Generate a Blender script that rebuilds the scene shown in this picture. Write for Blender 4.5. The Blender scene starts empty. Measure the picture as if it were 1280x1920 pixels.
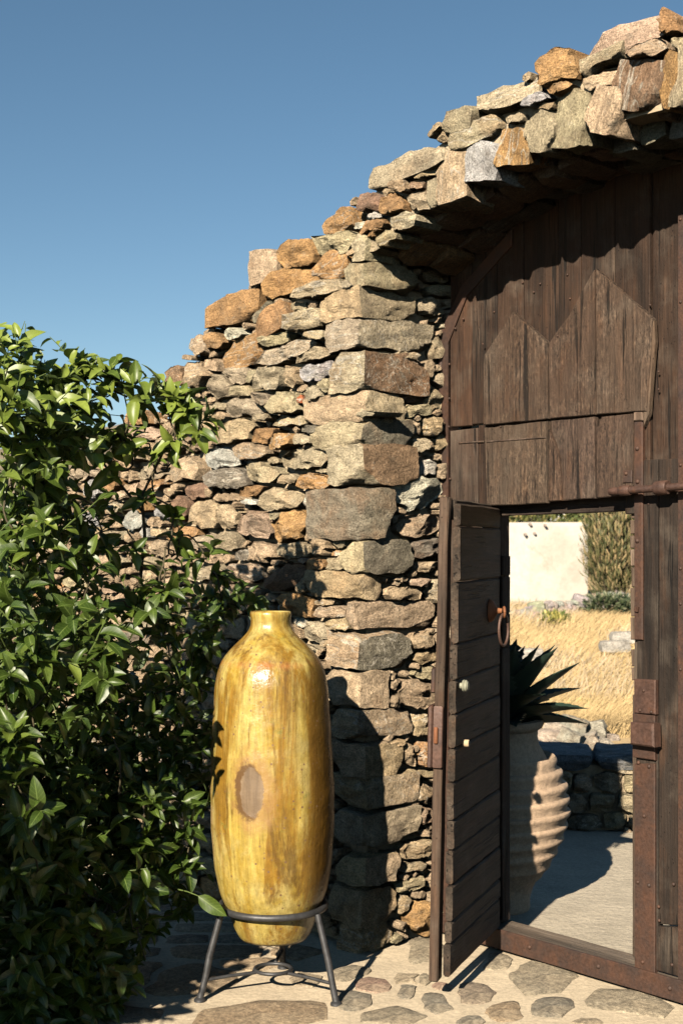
import bpy, math, random
import numpy as np
from mathutils import Vector, Matrix, noise

R = random.Random(7)
SC = bpy.context.scene
COL = SC.collection
V = Vector

# ------------------------------------------------------------------ camera, sky, sun
F = 2667.0                       # focal length in photograph pixels (50 mm on 24x36)
EYE = V((0, 0, 1.5))
HY = 1030.0                      # row of the horizon
cam_d = bpy.data.cameras.new('camera')
cam = bpy.data.objects.new('camera', cam_d)
COL.objects.link(cam)
cam.location = EYE
cam.rotation_euler = (math.radians(90), 0, 0)
cam_d.sensor_fit = 'VERTICAL'
cam_d.sensor_height = 36.0
cam_d.lens = 50.0
cam_d.shift_y = (HY - 960.0) / 1920.0
cam_d.clip_start = 0.05
cam_d.clip_end = 3000
cam_d.dof.use_dof = True
cam_d.dof.focus_distance = 4.95
cam_d.dof.aperture_fstop = 6.3
SC.camera = cam

SUN_EL = math.radians(28.0)
PHI = math.radians(21.5)         # the light travels away from the camera and a little to the right
sd = V((math.sin(PHI) * math.cos(SUN_EL), math.cos(PHI) * math.cos(SUN_EL), -math.sin(SUN_EL)))
world = bpy.data.worlds.new('World')
SC.world = world
world.use_nodes = True
wn = world.node_tree
wn.nodes.clear()
sky = wn.nodes.new('ShaderNodeTexSky')
sky.sky_type = 'NISHITA'
sky.sun_disc = False
sky.sun_elevation = SUN_EL
sky.sun_rotation = math.radians(180) + PHI
sky.altitude = 50
sky.air_density = 0.8
sky.dust_density = 0.0
sky.ozone_density = 1.0
bg = wn.nodes.new('ShaderNodeBackground')
bg.inputs[1].default_value = 0.05
wo = wn.nodes.new('ShaderNodeOutputWorld')
hs = wn.nodes.new('ShaderNodeHueSaturation')
hs.inputs['Hue'].default_value = 0.489
hs.inputs['Saturation'].default_value = 1.10
hs.inputs['Value'].default_value = 0.84
wn.links.new(sky.outputs[0], hs.inputs['Color'])
wn.links.new(hs.outputs[0], bg.inputs[0])
wn.links.new(bg.outputs[0], wo.inputs[0])
sl = bpy.data.lights.new('sun', 'SUN')
sl.energy = 5.0
sl.angle = math.radians(0.53)
sl.color = (1.0, 0.89, 0.73)
so = bpy.data.objects.new('sun', sl)
COL.objects.link(so)
so.rotation_euler = sd.to_track_quat('-Z', 'Y').to_euler()
SC.view_settings.view_transform = 'Standard'
SC.view_settings.look = 'None'
SC.view_settings.exposure = 1.15
SC.view_settings.gamma = 1.0
SC.view_settings.use_curve_mapping = False
SC.cycles.max_bounces = 6
SC.cycles.diffuse_bounces = 0

# ------------------------------------------------------------------ frames of reference
U = V((0.64, -0.7684, 0)).normalized()      # along the wall and the gate, to the right
N = V((0.7684, 0.64, 0)).normalized()       # into the wall
C0 = V((0.085, 5.26, 0))                    # foot of the wall's corner at the archway
G0 = V((0.397, 5.577, 0))                   # foot of the gate's hinge side
Z = V((0, 0, 1))
OPEN_W = 2.26


def ray(px, py):
    return V(((px - 640) / F, 1.0, -(py - HY) / F))


def hit(px, py, o, nrm):
    d = ray(px, py)
    t = (o - EYE).dot(nrm) / d.dot(nrm)
    return EYE + d * t


def front(px, py, off=0.0):                 # photograph point -> (a, z) on the wall face
    p = hit(px, py, C0 - N * off, N) - C0
    return (p.dot(U), p.z)


def reveal(px, py):
    p = hit(px, py, C0, U) - C0
    return (p.dot(N), p.z)


def gate(px, py, off=0.0):
    p = hit(px, py, G0 - N * off, N) - G0
    return (p.dot(U), p.z)


def groundp(px, py, z=0.0):
    p = hit(px, py, V((0, 0, z)), Z)
    return (p.x, p.y)


# ------------------------------------------------------------------ node helpers
def new_mat(name):
    m = bpy.data.materials.new(name)
    m.use_nodes = True
    nt = m.node_tree
    nt.nodes.clear()
    out = nt.nodes.new('ShaderNodeOutputMaterial')
    b = nt.nodes.new('ShaderNodeBsdfPrincipled')
    nt.links.new(b.outputs[0], out.inputs[0])
    return m, nt, b, out


class NB:
    def __init__(s, nt):
        s.nt = nt

    def node(s, t, **k):
        n = s.nt.nodes.new(t)
        for a, v in k.items():
            setattr(n, a, v)
        return n

    def put(s, sock, v):
        if hasattr(v, 'is_output'):
            s.nt.links.new(v, sock)
        elif v is not None:
            if isinstance(v, (tuple, list)) and len(v) == 3 and len(sock.default_value) == 4:
                v = (*v, 1)
            sock.default_value = v

    def coord(s, kind='Object', scale=(1, 1, 1), rnd=True, rot=(0, 0, 0)):
        tc = s.node('ShaderNodeTexCoord')
        o = tc.outputs[kind]
        if rnd:
            oi = s.node('ShaderNodeObjectInfo')
            mu = s.node('ShaderNodeVectorMath', operation='SCALE')
            s.put(mu.inputs[0], (7.3, 3.1, 5.7))
            s.put(mu.inputs['Scale'], oi.outputs['Random'])
            ad = s.node('ShaderNodeVectorMath', operation='ADD')
            s.put(ad.inputs[0], o)
            s.put(ad.inputs[1], mu.outputs[0])
            o = ad.outputs[0]
        if scale != (1, 1, 1) or rot != (0, 0, 0):
            mp = s.node('ShaderNodeMapping')
            s.put(mp.inputs[0], o)
            mp.inputs['Scale'].default_value = scale
            mp.inputs['Rotation'].default_value = rot
            o = mp.outputs[0]
        return o

    def noise(s, vec, scale, detail=6, rough=0.6, dist=0.0):
        n = s.node('ShaderNodeTexNoise')
        s.put(n.inputs['Vector'], vec)
        n.inputs['Scale'].default_value = scale
        n.inputs['Detail'].default_value = detail
        n.inputs['Roughness'].default_value = rough
        n.inputs['Distortion'].default_value = dist
        return n.outputs[0]

    def voro(s, vec, scale, feature='F1'):
        n = s.node('ShaderNodeTexVoronoi', feature=feature)
        s.put(n.inputs['Vector'], vec)
        n.inputs['Scale'].default_value = scale
        return n.outputs['Distance']

    def rng(s, v, a, b, c=0.0, d=1.0):
        n = s.node('ShaderNodeMapRange')
        s.put(n.inputs[0], v)
        for i, x in enumerate((a, b, c, d)):
            s.put(n.inputs[i + 1], x)
        return n.outputs[0]

    def math(s, op, a, b=None, c=None):
        n = s.node('ShaderNodeMath', operation=op)
        s.put(n.inputs[0], a)
        if b is not None:
            s.put(n.inputs[1], b)
        if c is not None:
            s.put(n.inputs[2], c)
        return n.outputs[0]

    def mix(s, f, a, b, mode='MIX'):
        n = s.node('ShaderNodeMix', data_type='RGBA', blend_type=mode)
        s.put(n.inputs[0], f)
        s.put(n.inputs[6], a)
        s.put(n.inputs[7], b)
        return n.outputs[2]

    def grey(s, v):
        n = s.node('ShaderNodeCombineColor')
        for i in range(3):
            s.put(n.inputs[i], v)
        return n.outputs[0]

    def bump(s, h, strength=0.5, dist=0.01, prev=None):
        n = s.node('ShaderNodeBump')
        n.inputs['Strength'].default_value = strength
        n.inputs['Distance'].default_value = dist
        s.put(n.inputs['Height'], h)
        if prev is not None:
            s.put(n.inputs['Normal'], prev)
        return n.outputs[0]


def mat_stone(name, quoin=False, rust=0.35, bumpk=1.0):
    m, nt, b, out = new_mat(name)
    s = NB(nt)
    oi = s.node('ShaderNodeObjectInfo')
    co = s.coord()
    big = s.noise(co, 9, 5, 0.6)
    mid = s.noise(co, 34, 7, 0.68)
    fine = s.noise(co, 170, 4, 0.7)
    band = s.noise(s.coord(scale=(1.0, 6.0, 5.0)), 12, 6, 0.62, 0.6)
    base = oi.outputs['Color']
    if quoin:
        at = s.node('ShaderNodeAttribute', attribute_type='OBJECT', attribute_name='second_tint')
        tc = s.node('ShaderNodeTexCoord')
        sx = s.node('ShaderNodeSeparateXYZ')
        s.put(sx.inputs[0], tc.outputs['Normal'])
        f = s.rng(sx.outputs[0], 0.45, 0.7)
        base = s.mix(f, base, at.outputs['Color'])
    rnd = oi.outputs['Random']
    rm = s.rng(s.math('ADD', s.math('MULTIPLY', rnd, 0.25), s.noise(co, 7, 4, 0.7, 0.4)), 0.66, 0.86, 0, rust)
    c = s.mix(rm, base, (0.30, 0.135, 0.05))
    r3 = s.math('FRACT', s.math('MULTIPLY', rnd, 7.31))
    gm = s.rng(s.noise(s.coord(scale=(1, 1, 1.3)), 14, 5, 0.7), 0.56, 0.70, 0, 0.55)
    c = s.mix(s.math('MULTIPLY', gm, s.rng(r3, 0, 1, .3, 1.5)), c, (0.33, 0.30, 0.235))
    ve = s.rng(s.math('ABSOLUTE', s.math('SUBTRACT', s.noise(s.coord(scale=(.5, 2.2, 2.2)), 8, 2, .5, .8), .5)), 0, .022, .8, 0)
    c = s.mix(s.math('MULTIPLY', ve, s.rng(r3, .70, .78)), c, (.62, .56, .46))
    st_ = s.rng(s.noise(co, 5, 5, .65, .3), .52, .66, 0, .5)
    c = s.mix(s.math('MULTIPLY', st_, s.rng(r3, .5, .3)), c, (.12, .095, .07))
    lm = s.rng(s.noise(co, 26, 4, 0.75), 0.63, 0.72, 0, 0.5)
    c = s.mix(lm, c, (0.62, 0.55, 0.44))
    v = s.math('MULTIPLY', s.rng(big, 0.25, 0.75, 0.72, 1.22), s.rng(mid, 0.3, 0.7, 0.70, 1.22))
    v = s.math('MULTIPLY', v, s.rng(fine, 0.32, 0.68, 0.50, 1.42))
    v = s.math('MULTIPLY', v, s.rng(band, 0.3, 0.7, s.rng(r3, 0, 1, .9, .55), s.rng(r3, 0, 1, 1.06, 1.3)))
    pit = s.rng(s.voro(co, 95), 0.0, 0.22, 0.6, 1.0)
    v = s.math('MULTIPLY', v, pit)
    c = s.mix(1.0, c, s.grey(v), 'MULTIPLY')
    s.put(b.inputs['Base Color'], c)
    b.inputs['Roughness'].default_value = 0.93
    b.inputs['Specular IOR Level'].default_value = 0.25
    n1 = s.bump(s.noise(co, 20, 9, 0.70, 0.3), 1.0, 0.040 * bumpk)
    n2 = s.bump(band, 0.9, 0.016 * bumpk, n1)
    cr = s.rng(s.math('ABSOLUTE', s.math('SUBTRACT', s.noise(s.coord(scale=(1, 2.4, 2.0)), 10, 3, 0.6, 1.0), 0.5)), 0.0, 0.02)
    n3 = s.bump(cr, 0.7, 0.006 * bumpk, n2)
    n4 = s.bump(fine, 0.8, 0.0035 * bumpk, n3)
    s.put(b.inputs['Normal'], n4)
    return m


def mat_mortar(name, col=(0.40, 0.31, 0.205), k=1.0):
    m, nt, b, out = new_mat(name)
    s = NB(nt)
    co = s.coord(rnd=False)
    a = s.noise(co, 5, 6, 0.6)
    f = s.noise(co, 60, 8, 0.7)
    g = s.voro(co, 120)
    c = s.mix(s.rng(a, 0.35, 0.7), col, tuple(x * 1.28 for x in col))
    v = s.math('MULTIPLY', s.rng(f, 0.3, 0.7, 0.74, 1.2), s.rng(g, 0.0, 0.4, 0.8, 1.05))
    c = s.mix(1.0, c, s.grey(v), 'MULTIPLY')
    s.put(b.inputs['Base Color'], c)
    b.inputs['Roughness'].default_value = 0.95
    n1 = s.bump(s.noise(co, 22, 8, 0.65), 0.8, 0.014 * k)
    s.put(b.inputs['Normal'], s.bump(f, 0.7, 0.004 * k, n1))
    return m


def mat_paving(name):
    m, nt, b, out = new_mat(name)
    s = NB(nt)
    oi = s.node('ShaderNodeObjectInfo')
    co = s.coord(rnd=False)
    big = s.noise(co, 7, 6, 0.65)
    mid = s.noise(co, 40, 8, 0.75)
    sp = s.noise(co, 110, 4, 0.8)
    c = oi.outputs['Color']
    c = s.mix(s.rng(big, 0.42, 0.62, 0, 0.5), c, (0.36, 0.285, 0.19))
    v = s.math('MULTIPLY', s.rng(mid, 0.35, 0.65, 0.55, 1.35), s.rng(sp, 0.35, 0.65, 0.6, 1.35))
    c = s.mix(1.0, c, s.grey(v), 'MULTIPLY')
    c = s.mix(s.rng(s.noise(co, 22, 6, 0.8), 0.60, 0.70, 0, 0.6), c, (0.42, 0.34, 0.235))
    s.put(b.inputs['Base Color'], c)
    b.inputs['Roughness'].default_value = 0.9
    n1 = s.bump(mid, 0.9, 0.010)
    s.put(b.inputs['Normal'], s.bump(sp, 0.6, 0.003, n1))
    return m


def mat_wood(name, axis='z', rough=1.0, worn=False):
    """weathered timber, the object colour is its ground tone; grain runs along the given local axis"""
    m, nt, b, out = new_mat(name)
    s = NB(nt)
    oi = s.node('ShaderNodeObjectInfo')
    sc = {'z': (1, 1, 0.045), 'x': (0.045, 1, 1)}[axis]
    g = s.coord(scale=sc)
    co = s.coord()
    grain = s.noise(g, 120, 8, 0.7, 0.3)
    wide = s.noise(g, 26, 5, 0.6, 0.5)
    cl = s.noise(co, 7, 4, 0.6)
    c = oi.outputs['Color']
    c = s.mix(s.rng(wide, 0.35, 0.65, 0, 0.55), c, (0.035, 0.020, 0.012))
    c = s.mix(s.rng(s.noise(s.coord(scale=(sc[0], 1, max(sc[2], .2))), 22, 4, 0.6), 0.54, 0.72, 0, 0.32), c, (0.10, 0.043, 0.018))
    c = s.mix(s.rng(cl, 0.5, 0.72, 0, 0.35), c, (0.13, 0.105, 0.080))
    c = s.mix(1.0, c, s.grey(s.rng(grain, 0.28, 0.72, 0.42, 1.55)), 'MULTIPLY')
    cr = s.rng(s.noise(g, 44, 3, 0.55, 0.2), 0.335, 0.385)          # cracks
    wormv = s.voro(s.coord(scale=(1, 1, 0.5)), 75)
    worm = s.rng(wormv, 0.07, 0.13)
    wm = s.rng(s.noise(co, 5, 3, 0.5), 0.42, 0.56)
    worm = s.math('MAXIMUM', worm, s.math('SUBTRACT', 1.0, wm))
    dark = s.math('MULTIPLY', cr, worm)
    c = s.mix(1.0, c, s.grey(s.rng(dark, 0, 1, 0.22, 1.0)), 'MULTIPLY')
    if not worn:
        sv = s.noise(s.coord(scale=(sc[0], 1, max(sc[2], .13)) if axis == 'z' else (.13, 1, 1)), 11, 4, .6, .4)
        c = s.mix(1.0, c, s.grey(s.rng(sv, .34, .56, .38, 1.12)), 'MULTIPLY')
    if worn:
        rot_ = s.noise(s.coord(scale=(1, 1, .35)), 120, 6, 0.8)
        rm_ = s.rng(s.noise(co, 6, 4, .6), .40, .60)
        c = s.mix(1.0, c, s.mix(rm_, (1, 1, 1), s.grey(s.rng(rot_, .36, .64, .25, 1.9))), 'MULTIPLY')
        c = s.mix(s.math('MULTIPLY', s.rng(rot_, .56, .70), s.rng(s.noise(co, 9, 3, .6), .4, .6, 0, .6)), c, (.23, .16, .10))
    s.put(b.inputs['Base Color'], c)
    b.inputs['Roughness'].default_value = 0.78
    b.inputs['Specular IOR Level'].default_value = 0.3
    n1 = s.bump(grain, 0.8, 0.0045 * rough)
    n2 = s.bump(s.noise(co, 50, 6, 0.75), 0.6, 0.004 * rough, n1)
    n3 = s.bump(dark, 0.8, 0.006 * rough, n2)
    if worn:
        n3 = s.bump(rot_, 0.9, 0.006, n3)
    s.put(b.inputs['Normal'], n3)
    return m


def mat_rust(name, a=(0.075, 0.036, 0.022), c2=(0.044, 0.027, 0.021), rough=0.68):
    m, nt, b, out = new_mat(name)
    s = NB(nt)
    co = s.coord()
    n = s.noise(co, 12, 8, 0.65, 0.4)
    f = s.noise(co, 90, 6, 0.7)
    c = s.mix(s.rng(n, 0.38, 0.62), a, c2)
    c = s.mix(s.rng(s.noise(co, 30, 5, 0.7), 0.58, 0.74, 0, 0.45), c, (0.13, 0.052, 0.022))
    c = s.mix(1.0, c, s.grey(s.rng(f, 0.3, 0.7, 0.7, 1.3)), 'MULTIPLY')
    s.put(b.inputs['Base Color'], c)
    b.inputs['Metallic'].default_value = 0.25
    s.put(b.inputs['Roughness'], s.rng(f, 0.3, 0.7, rough - .12, rough + .12))
    n1 = s.bump(n, 0.5, 0.004)
    s.put(b.inputs['Normal'], s.bump(f, 0.7, 0.0016, n1))
    return m


def mat_plain(name, col, rough=0.8, var=0.25, scale=20, bump=0.003, spec=0.3, metallic=0.0, objcol=False):
    m, nt, b, out = new_mat(name)
    s = NB(nt)
    co = s.coord()
    n = s.noise(co, scale, 7, 0.65)
    base = col
    if objcol:
        oi = s.node('ShaderNodeObjectInfo')
        base = oi.outputs['Color']
    c = s.mix(1.0, base, s.grey(s.rng(n, 0.3, 0.7, 1 - var, 1 + var)), 'MULTIPLY')
    s.put(b.inputs['Base Color'], c)
    b.inputs['Roughness'].default_value = rough
    b.inputs['Metallic'].default_value = metallic
    b.inputs['Specular IOR Level'].default_value = spec
    s.put(b.inputs['Normal'], s.bump(n, 0.6, bump))
    return m


def mat_leaf(name, top, under, rnd=True, gloss=0.42):
    m, nt, b, out = new_mat(name)
    s = NB(nt)
    at = s.node('ShaderNodeAttribute', attribute_name='leafuv')
    sx = s.node('ShaderNodeSeparateXYZ')
    s.put(sx.inputs[0], at.outputs['Vector'])
    u_, v_, r_ = sx.outputs                       # along, across (-1..1), random
    av = s.math('ABSOLUTE', v_)
    oi = s.node('ShaderNodeObjectInfo')
    oc = s.node('ShaderNodeSeparateColor')
    s.put(oc.inputs[0], oi.outputs['Color'])
    r2 = s.math('ADD', r_, oc.outputs[0])         # 0 old dark leaf .. 1 fresh pale leaf; also painted shade and sun
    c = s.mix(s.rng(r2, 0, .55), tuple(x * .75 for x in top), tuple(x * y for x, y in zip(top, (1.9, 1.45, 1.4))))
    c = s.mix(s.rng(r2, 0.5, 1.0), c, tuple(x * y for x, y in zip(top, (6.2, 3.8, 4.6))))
    rib = s.rng(av, 0.0, 0.09, 0.75, 0.0)
    w = s.math('PINGPONG', s.math('SUBTRACT', s.math('MULTIPLY', u_, 8.0), s.math('MULTIPLY', av, 1.6)), 0.5)
    vein = s.rng(w, 0.0, 0.09, 0.32, 0.0)
    c = s.mix(s.math('MAXIMUM', rib, vein), c, (0.20, 0.27, 0.07))
    co = s.coord()
    c = s.mix(1.0, c, s.grey(s.rng(s.noise(co, 60, 4, 0.6), 0.3, 0.7, 0.8, 1.2)), 'MULTIPLY')
    geo = s.node('ShaderNodeNewGeometry')
    c = s.mix(geo.outputs['Backfacing'], c, under)
    s.put(b.inputs['Base Color'], c)
    s.put(b.inputs['Roughness'], s.rng(geo.outputs['Backfacing'], 0, 1, gloss, 0.7))
    b.inputs['Specular IOR Level'].default_value = 0.5
    s.put(b.inputs['Normal'], s.bump(s.math('ADD', rib, vein), -0.35, 0.0012))
    tr = s.node('ShaderNodeBsdfTranslucent')
    s.put(tr.inputs[0], s.mix(0.5, c, (0.22, 0.36, 0.03)))
    mx = s.node('ShaderNodeMixShader')
    mx.inputs[0].default_value = 0.20
    nt.links.new(b.outputs[0], mx.inputs[1])
    nt.links.new(tr.outputs[0], mx.inputs[2])
    nt.links.new(mx.outputs[0], out.inputs[0])
    return m


M_ROCK = mat_stone('rough_stone')
M_QUOIN = mat_stone('corner_stone', quoin=True)
M_MORTAR = mat_mortar('lime_mortar', (0.36, 0.28, 0.185))
M_PAVE = mat_paving('paving_stone')
M_WOODV = mat_wood('old_wood_upright', 'z', 1.0)
M_WOODX = mat_wood('old_wood_lying', 'x', 1.3)
M_WOODR = mat_wood('worm_eaten_wood', 'z', 2.0, True)
M_RUST = mat_rust('rusted_iron')
M_RUSTL = mat_rust('rusted_plate', (0.098, 0.052, 0.037), (0.060, 0.034, 0.026), 0.55)
M_RUSTO = mat_rust('orange_rust', (0.22, 0.085, 0.032), (0.15, 0.055, 0.024), 0.7)

# object colours of stones (linear)
TINT = {
    'g': (0.42, 0.345, 0.225), 't': (0.46, 0.345, 0.215), 'o': (0.43, 0.255, 0.115), 'w': (0.62, 0.565, 0.47),
    'd': (0.225, 0.195, 0.145), 'p': (0.48, 0.35, 0.235), 'b': (0.25, 0.16, 0.10), 'k': (0.47, 0.46, 0.42),
    'r': (0.33, 0.11, 0.05),
}


def tint(k, j=0.10):
    c = TINT[k]
    q = 1.24 * (1 + R.uniform(-j, j))
    return (c[0] * q, c[1] * q * (1 + R.uniform(-.03, .03)), c[2] * q * (1 + R.uniform(-.07, .07)), 1)


# ------------------------------------------------------------------ object helpers
def mesh_obj(name, verts, faces, mat, parent=None, mw=None, smooth=None, color=None, loc=None):
    me = bpy.data.meshes.new(name)
    me.from_pydata([tuple(v) for v in verts], [], faces)
    me.update()
    if mat:
        me.materials.append(mat)
    if smooth is not None:
        me.polygons.foreach_set('use_smooth', [True] * len(me.polygons))
        if smooth < 180:
            me.set_sharp_from_angle(angle=math.radians(smooth))
    o = bpy.data.objects.new(name, me)
    COL.objects.link(o)
    if mw is not None:
        o.matrix_world = mw
    if loc is not None:
        o.location = loc
    if color is not None:
        o.color = color
    if parent is not None:
        o.parent = parent
        o.matrix_parent_inverse = WM(parent).inverted()
    return o


def WM(o):
    if o.parent is None:
        return o.matrix_basis.copy()
    return WM(o.parent) @ o.matrix_parent_inverse @ o.matrix_basis


def thing(name, label, cat, loc=(0, 0, 0), group=None):
    o = bpy.data.objects.new(name, None)
    COL.objects.link(o)
    o.location = loc
    o.empty_display_size = 0.1
    o['label'] = label
    o['category'] = cat
    if group:
        o['group'] = group
    return o


def tag(o, label, cat, group=None):
    o['label'] = label
    o['category'] = cat
    if group:
        o['group'] = group
    return o


def kind(o, k):
    o['kind'] = k
    return o


def fbm(p, o=4):
    return noise.fractal(p, 1.0, 2.0, o)


class MB:
    def __init__(s):
        s.v = []
        s.f = []

    def add(s, v, f):
        k = len(s.v)
        s.v += [tuple(x) for x in v]
        s.f += [tuple(i + k for i in q) for q in f]

    def box(s, c, e, M=None):
        v = [V((c[0] + sx * e[0] / 2, c[1] + sy * e[1] / 2, c[2] + sz * e[2] / 2)) for sx in (-1, 1) for sy in (-1, 1) for sz in (-1, 1)]
        if M:
            v = [M @ x for x in v]
        s.add(v, [(0, 1, 3, 2), (4, 6, 7, 5), (0, 4, 5, 1), (2, 3, 7, 6), (0, 2, 6, 4), (1, 5, 7, 3)])

    def tube(s, pts, rad, n=8, cap=True):
        pts = [V(p) for p in pts]
        rr = rad if isinstance(rad, (list, tuple)) else [rad] * len(pts)
        up = None
        rings = []
        for i, p in enumerate(pts):
            t = (pts[min(i + 1, len(pts) - 1)] - pts[max(i - 1, 0)]).normalized()
            if up is None:
                up = t.orthogonal().normalized()
            else:
                up = (up - t * up.dot(t)).normalized()
            w = t.cross(up)
            rings.append([p + (up * math.cos(2 * math.pi * k / n) + w * math.sin(2 * math.pi * k / n)) * rr[i] for k in range(n)])
        v = [x for r in rings for x in r]
        f = []
        for i in range(len(rings) - 1):
            for k in range(n):
                a, b2 = i * n + k, i * n + (k + 1) % n
                f.append((a, b2, b2 + n, a + n))
        if cap:
            f.append(tuple(reversed(range(n))))
            f.append(tuple((len(rings) - 1) * n + k for k in range(n)))
        s.add(v, f)

    def lathe(s, prof, n=32, c=(0, 0, 0), wob=None):
        v = []
        for r_, z_ in prof:
            for k in range(n):
                a = 2 * math.pi * k / n
                q = V((r_ * math.cos(a), r_ * math.sin(a), z_))
                if wob:
                    q = wob(q, a)
                v.append(q + V(c))
        f = []
        for i in range(len(prof) - 1):
            for k in range(n):
                a, b2 = i * n + k, i * n + (k + 1) % n
                f.append((a, b2, b2 + n, a + n))
        s.add(v, f)

    def build(s, name, mat, parent=None, smooth=40, color=None, mw=None):
        if mw is None:                       # put the origin at the middle of the piece
            cx = [sum(q[i] for q in s.v) / len(s.v) for i in range(3)]
            c = V(cx)
            return mesh_obj(name, [V(q) - c for q in s.v], s.f, mat, parent, Matrix.Translation(c), smooth, color)
        return mesh_obj(name, s.v, s.f, mat, parent, mw, smooth, color)


# ------------------------------------------------------------------ stones as packed irregular cells
class Cell:
    __slots__ = ('c', 'A', 'B', 'inv', 'col', 'p', 'role', 'poly', 'size', 'src', 'pw')

    def __init__(s, c, A, B, col, role='stone', src='hand', pw=3.0):
        s.c = np.array(c, float)
        s.A = np.array(A, float)
        s.B = np.array(B, float)
        s.inv = np.linalg.inv(np.array([s.A, s.B]).T)
        s.col = col
        s.role = role
        s.src = src
        s.pw = pw
        s.size = max(np.hypot(*s.A), np.hypot(*s.B))
        s.poly = None

    def d(s, P):
        q = np.abs((P - s.c) @ s.inv.T)
        return (q[..., 0] ** s.pw + q[..., 1] ** s.pw) ** (1 / s.pw)


def cells_from_px(rows, org, sc, fmap, role='stone'):
    out = []
    for r in rows:
        x, y, w, h, t, col = r[:6]
        px, py = org[0] + x / sc, org[1] + y / sc
        w, h = w / sc / 2, h / sc / 2
        ca, sa = math.cos(math.radians(t)), math.sin(math.radians(t))
        c = np.array(fmap(px, py))
        A = np.array(fmap(px + w * ca, py - w * sa)) - c
        B = np.array(fmap(px - h * sa, py - h * ca)) - c
        out.append(Cell(c, A, B, col, r[6] if len(r) > 6 else role, pw=R.choice((2.4, 3.0, 4.0))))
    return out


def grow(cells, nth=26, cap=1.16, gap=0.0035, rough=0.035, hull=(3, .93, 1.25)):
    C = np.array([q.c for q in cells])
    for i, q in enumerate(cells):
        if q.role == 'block':
            continue
        dist = np.hypot(*(C - q.c).T)
        near = [cells[j] for j in np.argsort(dist)[1:26] if dist[j] < 3.0 * (q.size + cells[j].size)]
        th = np.linspace(0, 2 * np.pi, nth, endpoint=False) + R.uniform(0, .2)
        dirs = np.array([np.cos(th), np.sin(th)]).T
        dd = q.d(q.c + dirs)                                # metric at unit distance
        rmax = cap / dd
        E = dirs @ q.inv.T
        for _k in range(hull[0]):
            t_ = R.uniform(0, 6.2832)
            pr_ = E[:, 0] * math.cos(t_) + E[:, 1] * math.sin(t_)
            rmax = np.minimum(rmax, np.where(pr_ > .05, R.uniform(hull[1], hull[2]) / np.maximum(pr_, .05), 1e9))
        lo, hi = np.zeros(nth), rmax.copy()
        for _ in range(11):
            mid = (lo + hi) / 2
            P = q.c + dirs * mid[:, None]
            own = q.d(P)
            oth = np.full(nth, 9.0)
            for o in near:
                oth = np.minimum(oth, o.d(P))
            ok = own <= oth
            lo = np.where(ok, mid, lo)
            hi = np.where(ok, hi, mid)
        rr = np.maximum(lo - gap * (0.6 + 0.9 * np.random.rand()), lo * 0.5)
        sd_ = R.uniform(0, 99)
        m = min(np.hypot(*q.A), np.hypot(*q.B))
        for k in range(nth):
            n_ = noise.noise(V((math.cos(th[k]) * 1.9, math.sin(th[k]) * 1.9, sd_))) + 0.5 * noise.noise(V((math.cos(th[k]) * 5, math.sin(th[k]) * 5, sd_)))
            rr[k] -= abs(n_) * rough * min(1.0, m / 0.05) * 0.45
        rr = np.maximum(rr, 0.012)
        q.poly = dirs * rr[:, None]


def stone_mesh(poly, A, prot, back, seed, strata=1.0, facets=4, slope=0.5):
    """rock with the outline poly (2D, centred), face bulging out by prot, body going back; x along A"""
    ang = math.atan2(A[1], A[0])
    ca, sa = math.cos(-ang), math.sin(-ang)
    P = [(x * ca - y * sa, x * sa + y * ca) for x, y in poly]
    n = len(P)
    rad = sum(math.hypot(*p) for p in P) / n
    rnd = random.Random(seed)
    planes = []
    for k in range(facets):
        a = rnd.uniform(0, 6.28)
        sl_ = rnd.uniform(0.08, slope)
        planes.append((math.cos(a) * sl_, math.sin(a) * sl_ * 1.4, rnd.uniform(0.50, 1.15)))
    so_ = rnd.uniform(0, 50)
    v, f = [], []
    rings = [(0.93, -back, 0), (0.99, -0.35 * prot - .012, 0), (1.0, 0.42, 1), (0.965, 0.86, 1), (0.88, 0.98, 1), (0.70, 1.0, 1), (0.53, 1.0, 1), (0.36, 1.02, 1), (0.18, 1.0, 1)]

    def hgt(x, y, lv):
        h = 9
        for (sx, sy, c) in planes:
            h = min(h, c * prot + (sx * x + sy * y) * 1.0)
        h = h * lv
        h += prot * 0.15 * noise.noise(V((x / rad * 1.3, y / rad * 1.6, so_)))
        h += 0.013 * fbm(V((x * 12, y * 30 * strata, so_)), 4) * min(1, rad / .05)
        return h
    for s_, lv, top in rings:
        for (x, y) in P:
            xx, yy = x * s_, y * s_
            if top:
                h = hgt(xx, yy, lv)
            else:
                h = lv
            j = 0.004 * noise.noise(V((xx * 40, yy * 40, so_ + s_ * 9)))
            v.append((xx + j, yy + j, h))
    v.append((0, 0, hgt(0, 0, 1)))
    m = len(rings)
    for i in range(m - 1):
        for k in range(n):
            a, b2 = i * n + k, i * n + (k + 1) % n
            f.append((a, b2, b2 + n, a + n))
    for k in range(n):
        f.append(((m - 1) * n + k, (m - 1) * n + (k + 1) % n, m * n))
    f.append(tuple(reversed(range(n))))
    return v, f, ang


def cell_matrix(q, ang, O, X, Y, W, out):
    """O origin of the plane, X,Y its axes, W outward normal, out: how far the stone stands proud"""
    p = O + X * q.c[0] + Y * q.c[1] + W * out
    lx = X * math.cos(ang) + Y * math.sin(ang)
    ly = X * -math.sin(ang) + Y * math.cos(ang)
    # a small tilt of the whole stone
    M = Matrix((lx, ly, W)).transposed().to_4x4()
    M.translation = p
    return M


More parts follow.
